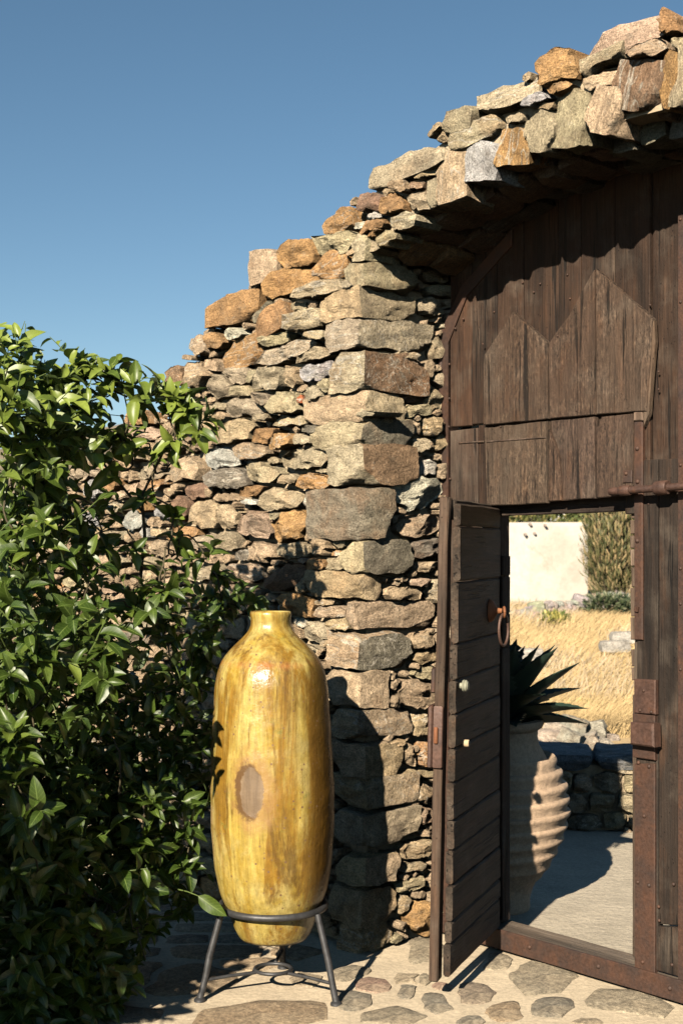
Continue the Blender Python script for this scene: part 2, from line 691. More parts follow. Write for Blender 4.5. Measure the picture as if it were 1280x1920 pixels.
def lay_cells(cells, O, X, Y, W, parent, partname, mat, limit=300, back=0.14, proud=(-0.016, 0.026), protk=0.33, protmax=0.052, vis=None, stuffname='small_stones'):
    todo = [q for q in cells if q.role != 'block' and q.poly is not None]
    todo.sort(key=lambda q: -(q.size if q.role != 'chip' else q.size * .3) - (10 if (vis and vis(q)) else 0))
    rest = MB()
    n_ = 0
    for q in todo:
        m = min(np.hypot(*q.A), np.hypot(*q.B))
        prot = min(protmax, m * protk * R.uniform(.7, 1.3) + .006)
        bk = 0.13 if q.role in ('vous', 'deep') else back
        if q.role in ('vous', 'slab'):
            wv, hv = 2 * np.hypot(*q.A), 2 * np.hypot(*q.B)
            ang = math.atan2(q.A[1], q.A[0])
            dp = R.uniform(.20, .26)
            if q.role == 'vous':                     # set on edge: the bedding runs up the stone
                ang += math.pi / 2
                wv, hv = hv, wv
            v, f = rock_box((wv * 1.0, hv * .97, dp), R.random() * 1e6, n=11, rnd_=.05, rough=.013, chips=6, skew=.15)
            M = cell_matrix(q, ang, O, X, Y, W, -dp / 2 + R.uniform(.000, .020))
            M = M @ Matrix.Rotation(R.uniform(-.05, .05), 4, 'X') @ Matrix.Rotation(R.uniform(-.05, .05), 4, 'Y')
            if n_ < limit:
                mesh_obj(partname, v, f, mat, parent, M, 30, tint(q.col))
                n_ += 1
            else:
                rest.add([M @ V(x) for x in v], f)
            continue
        v, f, ang = stone_mesh(q.poly, q.A, prot, bk, R.random() * 1e6)
        out = R.uniform(*proud) + (-.012 if q.role == 'chip' else 0) + (0.02 if q.role == 'vous' else 0)
        M = cell_matrix(q, ang, O, X, Y, W, out)
        if q.role != 'chip':
            M = M @ Matrix.Rotation(R.uniform(-.07, .07), 4, 'X') @ Matrix.Rotation(R.uniform(-.06, .06), 4, 'Y')
        if n_ < limit and q.role != 'chip':
            mesh_obj(partname, v, f, mat, parent, M, 24, tint(q.col))
            n_ += 1
        else:
            rest.add([M @ V(x) for x in v], f)
    if rest.v:
        o = rest.build(stuffname, mat, parent, 32, tint('t'))
        kind(o, 'stuff')
    return n_


def rock_box(dims, seed, n=7, rnd_=0.22, rough=0.012, chips=3, skew=0.06):
    """a split block: subdivided box with worn edges, chipped corners and a rough face"""
    rr = random.Random(seed)
    v, f, idx = [], [], {}
    so_ = rr.uniform(0, 99)
    dx, dy, dz = [d / 2 for d in dims]
    crn = {(sx, sy, sz): (rr.uniform(-skew, skew), rr.uniform(-skew, skew), rr.uniform(-skew, skew)) for sx in (-1, 1) for sy in (-1, 1) for sz in (-1, 1)}
    planes = []
    for k in range(chips):
        nn = V((rr.choice((-1, 1)) * rr.uniform(.4, 1), rr.choice((-1, 1)) * rr.uniform(.4, 1), rr.choice((-1, 1)) * rr.uniform(.4, 1)))
        nn.normalize()
        planes.append((nn, rr.uniform(1.18, 1.5)))
    md = min(dx, dy, dz)

    def vert(x, y, z):
        key = (round(x, 5), round(y, 5), round(z, 5))
        if key in idx:
            return idx[key]
        p = V((x, y, z))
        q = p.normalized() * (abs(x) ** 6 + abs(y) ** 6 + abs(z) ** 6) ** (1 / 6) if p.length else p
        w = p.lerp(q * 1.06, rnd_ + .12)
        for nn, c in planes:
            e = w.dot(nn) - c
            if e > 0:
                w = w - nn * e
        off = V((0, 0, 0))
        for (sx, sy, sz), o in crn.items():
            k = (1 + sx * x) * (1 + sy * y) * (1 + sz * z) / 8
            off += V(o) * k
        w = w + off
        w = V((w.x * dx, w.y * dy, w.z * dz))
        nn = V((x / dx, y / dy, z / dz)).normalized()
        h = rough * fbm(V((w.x * 11 + so_, w.y * 11, w.z * 20)), 4) + md * .10 * noise.noise(V((w.x * 7, w.y * 7 + so_, w.z * 9)))
        w = w + nn * h
        idx[key] = len(v)
        v.append(w)
        return idx[key]
    g = [-1 + 2 * i / n for i in range(n + 1)]
    for ax in range(3):
        for sg in (-1, 1):
            for i in range(n):
                for j in range(n):
                    q = []
                    for (a, b2) in ((i, j), (i + 1, j), (i + 1, j + 1), (i, j + 1)):
                        c = [0, 0, 0]
                        c[ax] = sg
                        c[(ax + 1) % 3] = g[a]
                        c[(ax + 2) % 3] = g[b2]
                        q.append(vert(*c))
                    f.append(tuple(q) if sg > 0 else tuple(reversed(q)))
    return v, f

# ================================================================== THE WALL
TOPP = [(-6.0, 1.55), (-3.2, 1.70), (-2.3, 1.88), (-1.69, 2.05), (-1.39, 2.19), (-1.02, 2.50), (-.64, 2.66), (-.26, 2.77), (.02, 2.91),
        (.43, 3.03), (.95, 3.10), (1.43, 3.05), (2.26, 2.95), (2.9, 2.6), (3.6, 2.2)]


def top_z(a):
    for (x0, z0), (x1, z1) in zip(TOPP, TOPP[1:]):
        if x0 <= a <= x1:
            return z0 + (z1 - z0) * (a - x0) / (x1 - x0)
    return TOPP[0][1] if a < TOPP[0][0] else TOPP[-1][1]


def intr(a):                                  # underside of the arch
    t = min(1.0, abs(a - OPEN_W / 2) / (OPEN_W / 2))
    return 2.55 + 0.215 * (1 - t ** 2.4)


Z1 = [(765, 45, 170, 90, 20, 'o', 'slab'), (850, 52, 100, 45, 5, 'w'), (925, 68, 120, 75, 15, 'o'), (770, 130, 215, 105, 8, 'g'),
      (455, 230, 105, 125, 10, 't', 'slab'), (600, 175, 165, 125, 10, 'o'), (555, 300, 250, 105, 12, 'o', 'slab'), (730, 240, 150, 100, 15, 'o', 'slab'),
      (315, 408, 225, 128, 10, 'o', 'slab'), (445, 430, 120, 110, 35, 'd'), (480, 465, 170, 90, 32, 'o', 'slab'), (680, 325, 260, 85, 14, 'g'), (820, 305, 60, 60, 30, 'g'),
      (590, 395, 80, 60, 5, 'g'), (630, 460, 160, 95, 14, 'g'),
      (170, 575, 90, 90, 0, 't', 'slab'), (235, 550, 85, 80, -10, 'o'), (325, 520, 100, 60, 0, 'w'), (341, 600, 205, 120, 18, 'o', 'slab'),
      (490, 540, 130, 65, 8, 'g'), (540, 595, 270, 75, 20, 'g'), (75, 700, 100, 100, 8, 'b'), (165, 690, 145, 120, 8, 't'), (215, 650, 60, 70, 0, 't'),
      (680, 522, 100, 55, 0, 'g'), (660, 612, 190, 70, 14, 'g'),
      (320, 690, 110, 80, 12, 'g'), (245, 740, 115, 100, 5, 'g'), (345, 762, 110, 48, 0, 'g'), (395, 700, 50, 70, 0, 'g'),
      (465, 710, 135, 110, -5, 'g'), (555, 700, 60, 110, 3, 't'), (668, 672, 150, 100, 8, 'k'), (720, 735, 52, 90, 0, 'g'),
      (660, 785, 100, 100, 0, 'g'), (598, 800, 40, 60, 0, 'r'), (355, 830, 170, 95, 8, 'g'), (442, 795, 110, 60, 0, 'g'),
      (550, 812, 135, 105, -4, 'g'), (240, 825, 90, 45, 0, 'g'), (450, 872, 100, 42, 0, 'g'), (560, 890, 165, 55, 5, 'g'),
      (662, 925, 90, 55, -8, 'd'), (330, 925, 165, 112, 12, 't'), (445, 955, 122, 80, 8, 'o'), (525, 980, 112, 85, 24, 'o'),
      (620, 970, 85, 60, 0, 'g'), (250, 1050, 155, 112, -5, 'k'), (395, 1020, 140, 85, 0, 't'), (620, 1050, 250, 105, 0, 'g'),
      (780, 1030, 85, 55, 12, 'g'), (110, 1090, 130, 125, 0, 't'), (300, 1130, 175, 100, 0, 'd'), (440, 1110, 155, 112, -5, 'g'),
      (475, 1060, 50, 38, 0, 'g'), (550, 1140, 92, 48, 4, 'g'), (665, 1150, 160, 75, -8, 'o'), (685, 1100, 80, 25, -4, 'g'),
      (150, 1190, 110, 90, 0, 'b'), (385, 1190, 190, 65, 6, 'o'), (890, 860, 112, 20, 2, 'g'), (870, 145, 130, 70, 22, 'g'), (40, 770, 110, 60, 4, 't'),
      (40, 990, 120, 80, 0, 't'), (190, 900, 100, 110, 6, 't')]
ZA = [(345, 75, 110, 110, 10, 'o'), (385, 170, 200, 105, 6, 'p'), (235, 190, 90, 80, 0, 'p'), (345, 262, 65, 70, 0, 'b'),
      (410, 245, 85, 65, 0, 't'), (440, 300, 150, 60, 0, 't'), (310, 315, 92, 45, 0, 'g'), (255, 350, 105, 60, 5, 't'),
      (400, 405, 175, 90, 0, 'g'), (190, 475, 132, 88, -5, 'o'), (325, 515, 95, 125, -12, 'p'), (448, 480, 90, 80, 0, 'o'),
      (75, 500, 80, 112, 0, 'k'), (170, 330, 75, 40, 0, 'b'), (90, 410, 62, 52, 0, 'g'), (250, 540, 75, 72, 0, 't'),
      (50, 700, 105, 120, 12, 'k'), (150, 685, 115, 60, 0, 't'), (305, 695, 130, 125, 22, 'k'), (215, 620, 90, 80, 0, 'g'),
      (375, 610, 72, 72, 0, 'o'), (480, 645, 105, 62, -12, 'k'), (95, 790, 125, 115, 18, 't'), (205, 785, 115, 110, 5, 'g'),
      (385, 765, 65, 90, 0, 'k'), (485, 765, 90, 60, 0, 't'), (100, 915, 125, 108, 0, 't'), (215, 930, 108, 85, 0, 'g'),
      (130, 860, 62, 40, 0, 'g'), (290, 865, 85, 62, 0, 't'), (590, 622, 118, 155, 0, 'b'), (735, 650, 175, 190, -5, 't'),
      (890, 672, 135, 165, 8, 't'), (612, 765, 225, 95, 6, 'o'), (738, 815, 175, 95, 5, 'g'), (880, 812, 150, 118, 0, 'g'),
      (490, 855, 112, 108, 0, 't'), (965, 900, 110, 78, 0, 'd'), (1012, 1010, 212, 130, 0, 't'), (1140, 988, 90, 58, 12, 't'),
      (400, 1030, 92, 88, 0, 't'), (400, 1112, 105, 62, 0, 't'), (195, 1100, 95, 70, 0, 'p'), (560, 1080, 112, 108, 0, 't'),
      (690, 1010, 128, 108, 0, 'g'), (815, 1000, 120, 110, 0, 'g'), (475, 1200, 100, 110, 0, 't'), (600, 1190, 140, 85, 0, 'p'),
      (745, 1110, 130, 75, 0, 'g'), (870, 1110, 110, 80, 0, 't'), (420, 940, 90, 80, 0, 'g'), (600, 930, 150, 80, 0, 't')]
ZB = [(165, 85, 210, 145, -5, 'g'), (125, 195, 170, 75, 8, 'o'), (95, 260, 120, 38, 0, 'w'), (285, 240, 258, 150, 0, 'g'),
      (465, 250, 108, 98, 0, 'w'), (108, 395, 238, 155, -8, 'p'), (265, 350, 82, 55, 0, 'g'), (335, 400, 245, 185, 25, 'o'),
      (448, 470, 72, 95, 12, 't'), (160, 555, 190, 128, -5, 't'), (365, 552, 212, 105, 6, 'g'), (255, 625, 62, 45, 0, 't'),
      (312, 707, 255, 160, 22, 'b'), (520, 522, 122, 125, 0, 'p'), (618, 505, 82, 78, 0, 'g'), (598, 568, 78, 42, 0, 'o'),
      (495, 636, 142, 88, -6, 'o'), (612, 635, 108, 108, -15, 'g'), (428, 748, 62, 138, -14, 't'), (472, 722, 38, 60, 0, 't'),
      (420, 612, 60, 40, 0, 'p'), (370, 878, 262, 150, -10, 'o'), (265, 893, 50, 42, 0, 'w'), (545, 862, 128, 42, 0, 't'),
      (575, 922, 215, 85, 2, 'p'), (658, 992, 150, 98, 0, 't'), (508, 1042, 208, 140, -8, 'g'), (375, 982, 85, 72, 0, 'w'),
      (560, 1110, 60, 60, 0, 't'), (570, 1185, 70, 70, 0, 'g'), (600, 1255, 100, 50, 0, 'd')]
Z1 = [r for r in Z1 if not (r[0] > 330 and r[1] > 1180) and not (r[0] == 440 and r[1] == 1110)]
ZT = [(168, 662, 338, 98, 25, 'g', 'slab'), (35, 812, 100, 88, 5, 'b'), (122, 822, 112, 88, 26, 'o'), (155, 745, 70, 58, 0, 't'),
      (212, 742, 60, 40, 0, 'b'), (252, 685, 110, 58, 20, 't'), (45, 862, 62, 30, 0, 'w'), (52, 912, 130, 68, 18, 'o'),
      (222, 800, 105, 85, 12, 'g', 'deep'), (280, 762, 55, 105, 18, 'g', 'vous'), (150, 885, 130, 70, 20, 'g', 'deep'), (90, 940, 90, 80, 20, 'g', 'deep'),
      (355, 705, 112, 195, 12, 't', 'vous'), (475, 648, 128, 155, 6, 'k', 'vous'), (598, 582, 132, 148, 4, 'o', 'vous'),
      (705, 522, 138, 178, 4, 'g', 'vous'), (838, 465, 142, 225, 5, 'g', 'vous'), (962, 435, 118, 200, -4, 'p', 'vous'),
      (1098, 335, 188, 225, -6, 'b', 'vous'), (1225, 310, 72, 240, -3, 'o', 'vous'), (1290, 300, 60, 240, -3, 'g', 'vous'),
      (450, 527, 225, 78, 22, 'g', 'slab'), (388, 477, 132, 96, 6, 'g', 'slab'), (580, 397, 255, 84, 20, 'g', 'slab'), (692, 402, 115, 62, 8, 'k'),
      (600, 472, 90, 48, 20, 'g'), (725, 422, 80, 38, 0, 't'), (785, 275, 158, 165, 18, 'o'), (800, 350, 112, 62, 26, 'o'),
      (1025, 172, 375, 100, 27, 'p', 'slab'), (1243, 95, 82, 108, 0, 'o'), (958, 236, 205, 52, 26, 'g', 'slab'), (935, 322, 165, 75, 22, 't'),
      (1150, 200, 172, 72, 14, 't'), (1262, 175, 70, 70, 0, 'g')]
ZC = [(380, 400, 112, 75, 14, 't')]
ZR = [(1040, 1550, 190, 112, 0, 'g'), (960, 1710, 300, 270, -5, 't'), (762, 1635, 62, 112, 0, 'g'), (765, 1782, 92, 118, 28, 't'), (745, 1552, 100, 32, 4, 'g')]
ZBr = [(1095, 205, 285, 215, 8, 'w'), (1155, 55, 118, 128, 0, 'w'), (1237, 80, 52, 100, 0, 'g'), (985, 312, 82, 48, -18, 't'), (968, 363, 40, 48, 0, 't'),
       (1125, 400, 285, 145, 6, 't'), (1178, 540, 190, 125, 8, 'd'), (1165, 648, 190, 78, 0, 't'), (1128, 742, 112, 68, 0, 'p'),
       (1212, 800, 112, 178, 0, 'g'), (1030, 812, 232, 105, -4, 't'), (1010, 725, 82, 35, 0, 'w'), (1242, 985, 52, 90, 0, 't'),
       (1128, 1090, 138, 108, 14, 't'), (1232, 1080, 58, 78, 0, 'g'), (1182, 1188, 180, 85, 20, 't'), (1215, 285, 60, 50, 0, 'b')]
Z3r = [(825, 212, 142, 158, 0, 't'), (640, 325, 122, 58, 12, 't'), (728, 402, 82, 195, 18, 't'), (840, 395, 112, 185, 0, 'o'), (750, 530, 80, 48, 0, 'w'),
       (850, 530, 115, 55, 0, 'g'), (895, 575, 60, 40, 0, 't'), (820, 660, 132, 135, -18, 't'), (820, 802, 142, 128, -12, 'p'),
       (845, 918, 150, 55, -12, 't'), (790, 1022, 230, 115, 22, 't'), (740, 1135, 200, 72, 4, 'g'), (725, 1255, 210, 92, 16, 'g'),
       (885, 1112, 82, 38, 10, 't'), (888, 1230, 60, 128, 0, 'p'), (690, 1380, 122, 145, 0, 't'), (800, 1322, 92, 58, 0, 't'),
       (795, 1470, 185, 235, 14, 'o'), (885, 1350, 62, 115, 0, 't'), (662, 1522, 82, 78, 0, 't'), (630, 1612, 122, 62, 16, 'g')]
Z1r = [(1060, 612, 112, 58, -12, 'g'), (1088, 792, 90, 48, 0, 'b'), (1092, 846, 118, 58, 4, 'g'), (1158, 665, 58, 82, 0, 'k'), (1180, 800, 75, 105, 0, 'g'),
       (1160, 915, 82, 95, 0, 't'), (1112, 992, 82, 78, 0, 'g'), (1190, 855, 40, 30, 0, 'w'), (1100, 1060, 60, 50, 0, 't'), (1195, 570, 60, 100, 0, 'g'), (1100, 920, 50, 70, 0, 't')]
# corner stones: left edge, corner, right edge, top, bottom, colour of the two faces
QUOINS = [(627, 686, 802, 650, 735, 'g', 'b'), (573, 688, 754, 731, 794, 't', 'g'), (593, 690, 771, 781, 840, 'g', 'd'),
          (617, 693, 777, 833, 908, 'g', 'b'), (580, 696, 733, 912, 1013, 'd', 'd'), (644, 686, 773, 1013, 1077, 'g', 'd'),
          (582, 676, 722, 1070, 1126, 't', 't'), (660, 672, 821, 1128, 1183, 't', 't'), (620, 681, 773, 1187, 1257, 'p', 'd'),
          (614, 686, 729, 1261, 1329, 't', 't'), (629, 680, 773, 1333, 1386, 't', 't'), (626, 688, 752, 1395, 1458, 't', 't'),
          (628, 691, 781, 1456, 1516, 't', 't'), (634, 692, 782, 1525, 1590, 'g', 'g'), (640, 698, 735, 1606, 1660, 't', 't'),
          (630, 686, 746, 1665, 1744, 't', 't'), (640, 682, 736, 1740, 1792, 't', 't'),
          (612, 678, 815, 592, 652, 'g', 'g'), (608, 680, 786, 536, 594, 't', 'g'),
          (650, 690, 776, 490, 537, 'g', 'g'), (668, 692, 752, 440, 489, 'g', 'g')]

wall = thing('stone_wall', 'dry rubble stone wall with rough corner stones, stepping down behind the leafy tree', 'wall', tuple(C0))
arch = thing('stone_arch', 'shallow arch of upright stones spanning the wooden gate, flat stones laid on top', 'arch', tuple(C0 + U * 1.13 + Z * 2.8))

hand = cells_from_px(Z1, (300, 400), 2.286, front) + cells_from_px(ZA, (150, 760), 3.2, front) + \
    cells_from_px(ZB, (440, 860), 3.2, front) + cells_from_px(ZT, (680, 0), 2.1333, front) + cells_from_px(ZC, (580, 380), 4.267, front)
for (xl, xc, xr, yt, yb, c1, c2) in QUOINS:
    zt = 1.5 - (yt - HY) / 507
    zb = 1.5 - (yb - HY) / 507
    al = front(xl, 1000)[0]
    hand.append(Cell((al / 2, (zt + zb) / 2), (abs(al) / 2 + .012, 0), (0, (zt - zb) / 2), 'g', 'block', pw=5))
# voussoirs beyond the frame
a_ = 1.53
while a_ < 2.30:
    w_ = R.uniform(.08, .13)
    lean = (a_ - 1.13) * -.35
    hand.append(Cell((a_ + w_ / 2, intr(min(a_ + w_ / 2, 2.2)) + .12), (w_ / 2, -w_ / 2 * lean), (lean * -.12, .125), R.choice('gotpg'), 'vous'))
    a_ += w_ + .01


def fill(hand, region, size, rows, x0, x1, z0, z1, cols, thr=1.18):
    out = []
    z = z0
    while z < z1:
        h = rows * R.uniform(.7, 1.35)
        x = x0 + R.uniform(0, .1)
        while x < x1:
            w = size * R.uniform(.6, 1.6)
            c = np.array((x + w / 2, z + h / 2 + R.uniform(-.01, .01)))
            if region(c[0], c[1]):
                P = np.array([c, c + (w * .36, 0), c - (w * .36, 0), c + (0, h * .36), c - (0, h * .36)])
                if not any(abs(q.c[0] - c[0]) < q.size + w and (q.d(P) < thr).any() for q in hand):
                    t = R.uniform(-.12, .12)
                    out.append(Cell(c, (w / 2 * math.cos(t), w / 2 * math.sin(t)), (-h / 2 * math.sin(t), h / 2), R.choice(cols), 'stone', 'fill', R.choice((2.3, 3, 4))))
            x += w + .004
        z += h
    return out


def reg_front(a, z):
    if z > top_z(a) - .05:
        return False
    if -0.02 < a < OPEN_W + 0.02 and z < intr(a) + .05:
        return False
    return True


f1 = fill(hand, reg_front, .17, .085, -3.4, 3.5, 0.03, 3.1, 'ggttpogdb')
cells = hand + f1


def chips(cells, region, x0, x1, z0, z1, step=.032, thr=1.17, size=(.016, .034)):
    out = []
    C = np.array([q.c for q in cells])
    S = np.array([q.size for q in cells])
    z = z0
    while z < z1:
        x = x0
        while x < x1:
            c = np.array((x + R.uniform(-.01, .01), z + R.uniform(-.01, .01)))
            if region(c[0], c[1]):
                near = np.where(np.hypot(*(C - c).T) < S * 1.5 + .05)[0]
                if all(cells[i].d(c) > thr for i in near) and all(np.hypot(*(o.c - c)) > .04 for o in out[-40:]) and all(np.hypot(*(o.c - c)) > .036 for o in out if abs(o.c[0] - c[0]) < .05):
                    w, h = R.uniform(*size) * 1.25, R.uniform(*size) * .8
                    t = R.uniform(-.5, .5)
                    out.append(Cell(c, (w * math.cos(t), w * math.sin(t)), (-h * math.sin(t), h * math.cos(t)), R.choice('ggttw'), 'chip', 'fill', 2.3))
            x += step
        z += step
    return out


ch = chips(cells, reg_front, -2.4, 1.5, 0.05, 3.05)
cells += ch
grow(cells, gap=.0052, rough=.05)
left = [q for q in cells if q.c[0] < 0.0]
right = [q for q in cells if q.c[0] >= 0.0]


def vis_front(q):
    p = C0 + U * q.c[0] + Z * q.c[1]
    px, py = 640 + F * p.x / p.y, HY - F * (p.z - 1.5) / p.y
    return -20 < px < 1300 and -20 < py < 1940 and q.src == 'hand'


nl = lay_cells(left, C0, U, Z, -N, wall, 'stone', M_ROCK, 215, vis=vis_front)
nr = lay_cells(right, C0, U, Z, -N, arch, 'stone', M_ROCK, 200, vis=vis_front)

# corner stones
for i, (xl, xc, xr, yt, yb, c1, c2) in enumerate(QUOINS):
    zt = 1.5 - (yt - HY) / 507
    zb = 1.5 - (yb - HY) / 507
    al = front(xl, 1000)[0]
    a1 = (xc - 684) / 507 * 1.1 + .006
    br = reveal(xr, 1000)[1] if False else reveal(xr, 1000)[0]
    w = a1 - al
    d = max(.09, br + .02)
    v, f = rock_box((w, d, (zt - zb) * .97), 300 + i, n=12, rnd_=.03, rough=.013, chips=6, skew=.09)
    cen = C0 + U * (al + w / 2) + N * (d / 2 - .022) + Z * ((zt + zb) / 2)
    M = Matrix((U, N, Z)).transposed().to_4x4()
    M.translation = cen
    M = M @ Matrix.Rotation(R.uniform(-.03, .03), 4, 'Y') @ Matrix.Rotation(R.uniform(-.05, .05), 4, 'Z')
    o = mesh_obj('corner_stone', v, f, M_QUOIN, wall, M, 34, tint(c1, .08))
    o['second_tint'] = list(tint(c2, .08))

# reveal (the side of the opening)
rv = cells_from_px(ZR, (560, 900), 4.267, reveal) + cells_from_px(ZBr, (440, 860), 3.2, reveal) + \
    cells_from_px(Z3r, (560, 1300), 3.49, reveal) + cells_from_px(Z1r, (300, 400), 2.286, reveal)
blocks = []
for (xl, xc, xr, yt, yb, c1, c2) in QUOINS:
    zt = 1.5 - (yt - HY) / 507
    zb = 1.5 - (yb - HY) / 507
    br = max(.09, reveal(xr, 1000)[0] + .02)
    blocks.append(Cell((br / 2 - .02, (zt + zb) / 2), (br / 2 + .004, 0), (0, (zt - zb) / 2), 'g', 'block', pw=6))
rv = rv + blocks
rv += fill(rv, lambda b, z: 0.03 < b < .60 and z < 2.62, .11, .07, 0.02, .62, .03, 2.6, 'ggttp', 1.1)
rv += chips(rv, lambda b, z: 0.03 < b < .48 and z < 2.6, 0, .5, .03, 2.6, step=.026, thr=1.12, size=(.012, .024))
grow(rv, gap=.006, rough=.05)
lay_cells(rv, C0, N, Z, U, wall, 'stone', M_ROCK, 80, back=.10, proud=(-.012, .014), protmax=.04)

# the mortared core of the wall, a little behind the stone faces
core = MB()


def prism(poly, b0, b1, mb, jit=0.0):
    n = len(poly)
    v = []
    for b in (b0, b1):
        for (a, z) in poly:
            v.append(C0 + U * a + N * b + Z * z)
    mb.add(v, [tuple(range(n)), tuple(reversed(range(n, 2 * n)))] + [(i, i + n, (i + 1) % n + n, (i + 1) % n) for i in range(n)])


pl = [(-6.0, -.1), (-.055, -.1), (-.055, 2.60)] + [(a, top_z(a) - .10) for a in (-.055, -.26, -.64, -1.02, -1.39, -1.69, -2.3, -3.2, -6.0)]
prism(pl, .060, .62, core)
core.build('mortar_core', M_MORTAR, wall, None)
ac = MB()
aa = [-.028 + i * (OPEN_W + .056) / 40 for i in range(41)]
for a0, a1 in zip(aa, aa[1:]):
    prism([(a0, intr(a0) + .055), (a1, intr(a1) + .055), (a1, top_z(a1) - .09), (a0, top_z(a0) - .09)], .034, .62, ac)
prism([(OPEN_W + .03, -.1), (3.6, -.1), (3.6, 2.1), (2.9, 2.5), (OPEN_W + .03, 2.85)], .033, .62, ac)
ac.build('mortar_core', M_MORTAR, arch, None)
# stones of the underside, set on edge through the thickness of the arch
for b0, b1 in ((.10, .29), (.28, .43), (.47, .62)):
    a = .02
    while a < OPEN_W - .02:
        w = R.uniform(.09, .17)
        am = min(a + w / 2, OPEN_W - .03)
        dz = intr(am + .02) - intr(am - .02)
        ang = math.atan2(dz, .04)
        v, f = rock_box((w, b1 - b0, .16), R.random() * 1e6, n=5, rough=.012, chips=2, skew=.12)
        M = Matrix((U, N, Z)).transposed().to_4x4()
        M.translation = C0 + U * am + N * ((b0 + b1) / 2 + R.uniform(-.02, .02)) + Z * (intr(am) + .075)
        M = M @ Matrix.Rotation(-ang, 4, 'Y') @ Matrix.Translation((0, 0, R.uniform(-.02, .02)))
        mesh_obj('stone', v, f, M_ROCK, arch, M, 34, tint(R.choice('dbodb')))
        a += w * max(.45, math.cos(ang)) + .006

# ================================================================== GROUND AND PAVING
ground = MB()
gx = [-400, -60, -20, -8, -4, -2, -1, 0, 1, 2, 3, 4, 6, 9, 14, 22, 40, 90, 400]
gy = [-200, -30, -8, -2, 1, 3, 4, 4.5, 5, 5.5, 6, 7, 8, 9, 9.8]


def field_z(x, y):
    t = max(0.0, y - 11.2)
    return 0.042 * t * min(1, t / 4) + 0.07 * noise.noise(V((x * .25, y * .25, 0))) * min(1, t / 3)


ground.add([(x, y, 0) for y in gy for x in gx], [(j * len(gx) + i, j * len(gx) + i + 1, (j + 1) * len(gx) + i + 1, (j + 1) * len(gx) + i) for j in range(len(gy) - 1) for i in range(len(gx) - 1)])
M_GROUND = mat_mortar('sandy_mortar', (0.47, 0.385, 0.27), 0.5)
gr = kind(ground.build('ground', M_GROUND, None, None), 'structure')

G7 = [(620, 1105, 300, 185, 8, 'g'), (300, 1190, 190, 95, 0, 'b'), (95, 1240, 180, 95, -5, 'd'), (415, 1270, 185, 90, 6, 'o'),
      (650, 1250, 225, 115, -6, 'd'), (1035, 1225, 420, 130, -8, 'g'), (270, 1318, 150, 60, 0, 'd'), (120, 1152, 110, 42, 0, 'p'),
      (400, 1030, 150, 80, 0, 'g'), (55, 975, 190, 110, 0, 'g'), (820, 1322, 150, 40, 0, 't'), (-40, 1165, 110, 80, 0, 'd'), (30, 1120, 100, 50, 0, 'g')]
GG = [(190, 165, 220, 62, 4, 'o'), (345, 240, 310, 60, 2, 'o'), (590, 175, 82, 38, -4, 'p'), (672, 163, 90, 26, 0, 't'), (548, 208, 95, 42, 0, 'd'),
      (645, 245, 150, 42, 0, 'g'), (545, 146, 80, 34, 4, 'g'), (320, 128, 160, 30, 0, 'o'), (440, 165, 90, 34, 0, 't'), (60, 150, 120, 60, 0, 'o')]
pv = cells_from_px(G7, (780, 1400), 2.56, groundp) + cells_from_px(GG, (200, 1700), 1.185, groundp)


def reg_pave(x, y):
    p = V((x, y, 0)) - C0
    b, a = p.dot(N), p.dot(U)
    if b > -.03 and a < .02:
        return False
    if b > .36:
        return False
    return 3.6 < y < 7


pv2 = fill(pv, reg_pave, .24, .17, -3.0, 2.6, 3.6, 7.0, 'gdtbog', 1.12)
pv2 = [q for q in pv2 if R.random() < .93]
pall = pv + pv2
grow(pall, cap=1.35, gap=.014, rough=.016, nth=34, hull=(7, .95, 1.2))
PT = {'g': (.30, .25, .175), 'd': (.235, .205, .155), 'o': (.34, .245, .15), 't': (.35, .28, .19), 'p': (.34, .22, .16), 'b': (.27, .21, .15)}
for q in pall:
    n = len(q.poly)
    vv, ff = [], []
    for s_, h in ((1.02, -.01), (1.0, .001), (.955, .0045), (.6, .007), (.25, .0075)):
        for (x, y) in q.poly:
            k = .0025 * noise.noise(V(((x + q.c[0]) * 16, (y + q.c[1]) * 16, 3))) if s_ < 1 else 0
            vv.append((x * s_, y * s_, h + k))
    vv.append((0, 0, .0075))
    for i in range(4):
        for k in range(n):
            a, b2 = i * n + k, i * n + (k + 1) % n
            ff.append((a, b2, b2 + n, a + n))
    for k in range(n):
        ff.append((4 * n + k, 4 * n + (k + 1) % n, 5 * n))
    c = PT[q.col if q.col in PT else 'g']
    q_ = 1 + R.uniform(-.1, .1)
    mesh_obj('paving_stone', vv, ff, M_PAVE, gr, Matrix.Translation((q.c[0], q.c[1], 0)), 40, (c[0] * q_, c[1] * q_, c[2] * q_, 1))

# lime-washed concrete yard beyond the gate, one step of 5 mm above the ground sheet
yd = MB()
yp = [C0 + N * .50 + U * -1.2, C0 + N * .50 + U * 3.2, V((5.5, 9.6, 0)), V((-1.6, 9.6, 0))]
nx = 24
yv = []
for j in range(nx + 1):
    for i in range(nx + 1):
        p = yp[0].lerp(yp[1], i / nx).lerp(yp[3].lerp(yp[2], i / nx), j / nx)
        yv.append((p.x, p.y, .006 + .003 * noise.noise(V((p.x * 2, p.y * 2, 0)))))
yd.add(yv, [(j * (nx + 1) + i, j * (nx + 1) + i + 1, (j + 1) * (nx + 1) + i + 1, (j + 1) * (nx + 1) + i) for j in range(nx) for i in range(nx)])
kind(yd.build('yard_paving', mat_mortar('yard_concrete', (0.36, 0.31, 0.235), 0.9), None, None), 'structure')

